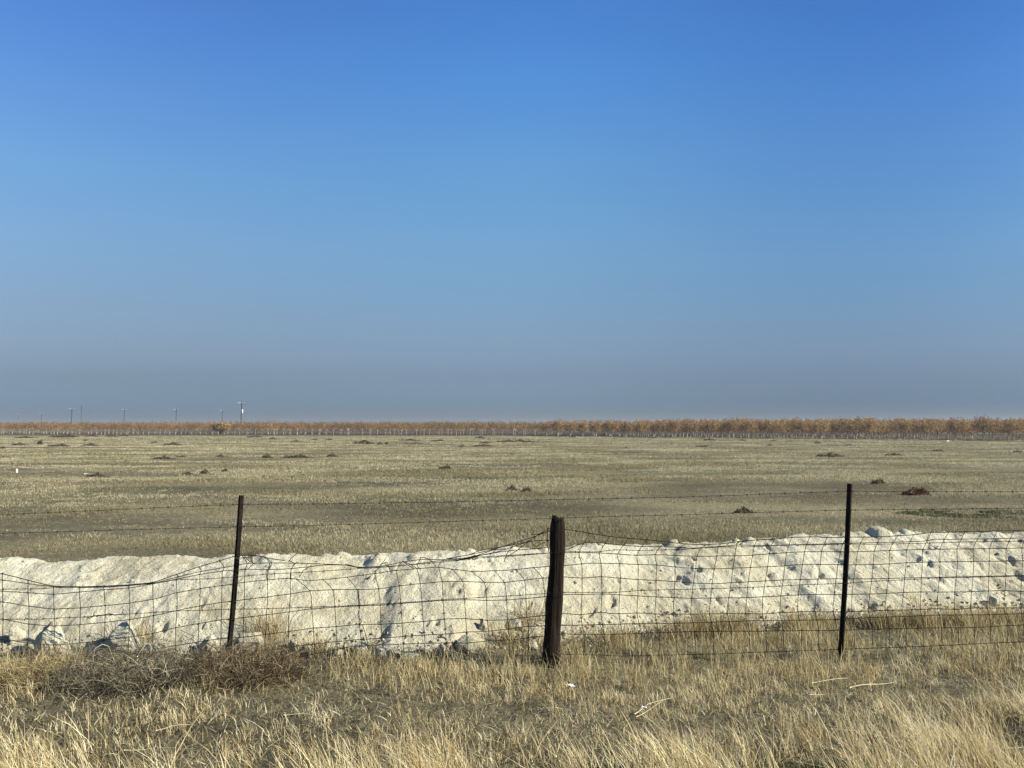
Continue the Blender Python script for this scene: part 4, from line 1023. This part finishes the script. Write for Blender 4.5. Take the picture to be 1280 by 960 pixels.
brush('dead_brush', (-2.08, 6.12), (1.05, .6, .28), 520, M_brownweed, 'brown dead brush heaped at the foot of the left steel post', 2, .8)
brush('dry_twigs', (-2.55, 6.42), (.5, .35, .42), 50, M_greyweed, 'few arching bare grey twigs rising just left of the left steel post', 3, 2.0, (.003, .0055))
brush('reddish_weed', (-3.75, 6.05), (.62, .5, .26), 260, M_ochre, 'low ochre brown weed clump left of the tumbleweed', 4, .5, (.0012, .0026))
# tiny weed ball caught in the mesh right of the left post
rg = np.random.default_rng(21); b = MB(); c0 = at(313, 697, FD - .03)
for i in range(70):
    d = rg.normal(size=3) * .05; b.tube([d * .1, d * .5 + rg.normal(0, .01, 3), d + rg.normal(0, .02, 3)], [.0012, .001, .0006], 3, float(rg.uniform(.1, .6)))
o = b.build('weed_ball', M_greyweed, smooth=False); o.location = c0; tag(o, 'small dry weed ball caught in the mesh right of the left steel post', 'weed')
# long arched twigs over the brush
def twig(pts_, r, label, D0=5.9, m_=None, name='dry_stalk'):
    b = MB(); P_ = []
    for px, py in pts_:
        g0 = on_ground(px, py, .08); P_.append([g0[0], g0[1], .08])
    P_ = np.array(P_); c = P_.mean(0)
    t = np.linspace(0, len(P_) - 1, len(P_) * 5); Q_ = np.stack([np.interp(t, range(len(P_)), P_[:, k]) for k in range(3)], -1)
    Q_[:, 2] = surf_z(Q_[:, 0], Q_[:, 1]).mean() + .06 + .008 * np.sin(t * 2.3 + r * 900)
    r = r * .6
    b.tube(Q_ - c, np.linspace(r, r * .5, len(Q_)), 5, .7)
    o = b.build(name, m_ or M_stalk, smooth=True); o.location = c; return tag(o, label, 'stalk')
twig([(355, 892), (380, 893), (414, 897)], .006, 'straight pale stalk lying flat right of the dead brush')
twig([(195, 908), (215, 905), (240, 903)], .005, 'short pale stalk lying in the dark matted patch below the tumbleweed')
twig([(155, 934), (190, 932), (222, 934)], .004, 'thin pale stalk in the dry grass at lower left')
twig([(793, 884), (810, 874), (842, 866)], .005, 'upper of two crossed pale stalks lying right of the wooden post foot')
twig([(795, 888), (812, 879), (828, 871)], .004, 'lower of two crossed pale stalks lying right of the wooden post foot')
twig([(1015, 850), (1040, 848), (1062, 844)], .006, 'pale straight stalk lying at the foot of the right steel post')
twig([(1062, 856), (1085, 853), (1105, 850), (1122, 849)], .007, 'thick pale bent stalk lying right of the right steel post')
twig([(1012, 867), (1035, 866), (1058, 869)], .004, 'short thin stalk lying below the right steel post')
twig([(1180, 948), (1215, 938), (1250, 933), (1290, 928)], .005, 'long pale stalk over green weeds at the lower right corner')

# ------------------------------------------------------------------ haze
bm_v = np.array([(x, y, z) for x in (-1620, 1620) for y in (-120, 1620) for z in (-2.2, 15.5)], float)
q = np.array([[0, 1, 3, 2], [4, 6, 7, 5], [0, 4, 5, 1], [2, 3, 7, 6], [0, 2, 6, 4], [1, 5, 7, 3]])
mh = bpy.data.materials.new('haze'); mh.use_nodes = True; hn = mh.node_tree; hn.nodes.clear()
ho = hn.nodes.new('ShaderNodeOutputMaterial'); hv = hn.nodes.new('ShaderNodeVolumePrincipled')
hv.inputs['Color'].default_value = (.86, .86, .88, 1); hv.inputs['Density'].default_value = 0.00028
hv.inputs['Anisotropy'].default_value = .2
hn.links.new(hv.outputs[0], ho.inputs['Volume'])
hz = mesh_np('haze', bm_v, [q], mh); tag(hz, kind='stuff')
hz['label'] = 'thin pale haze over the whole field'; hz['category'] = 'haze'
print('built')
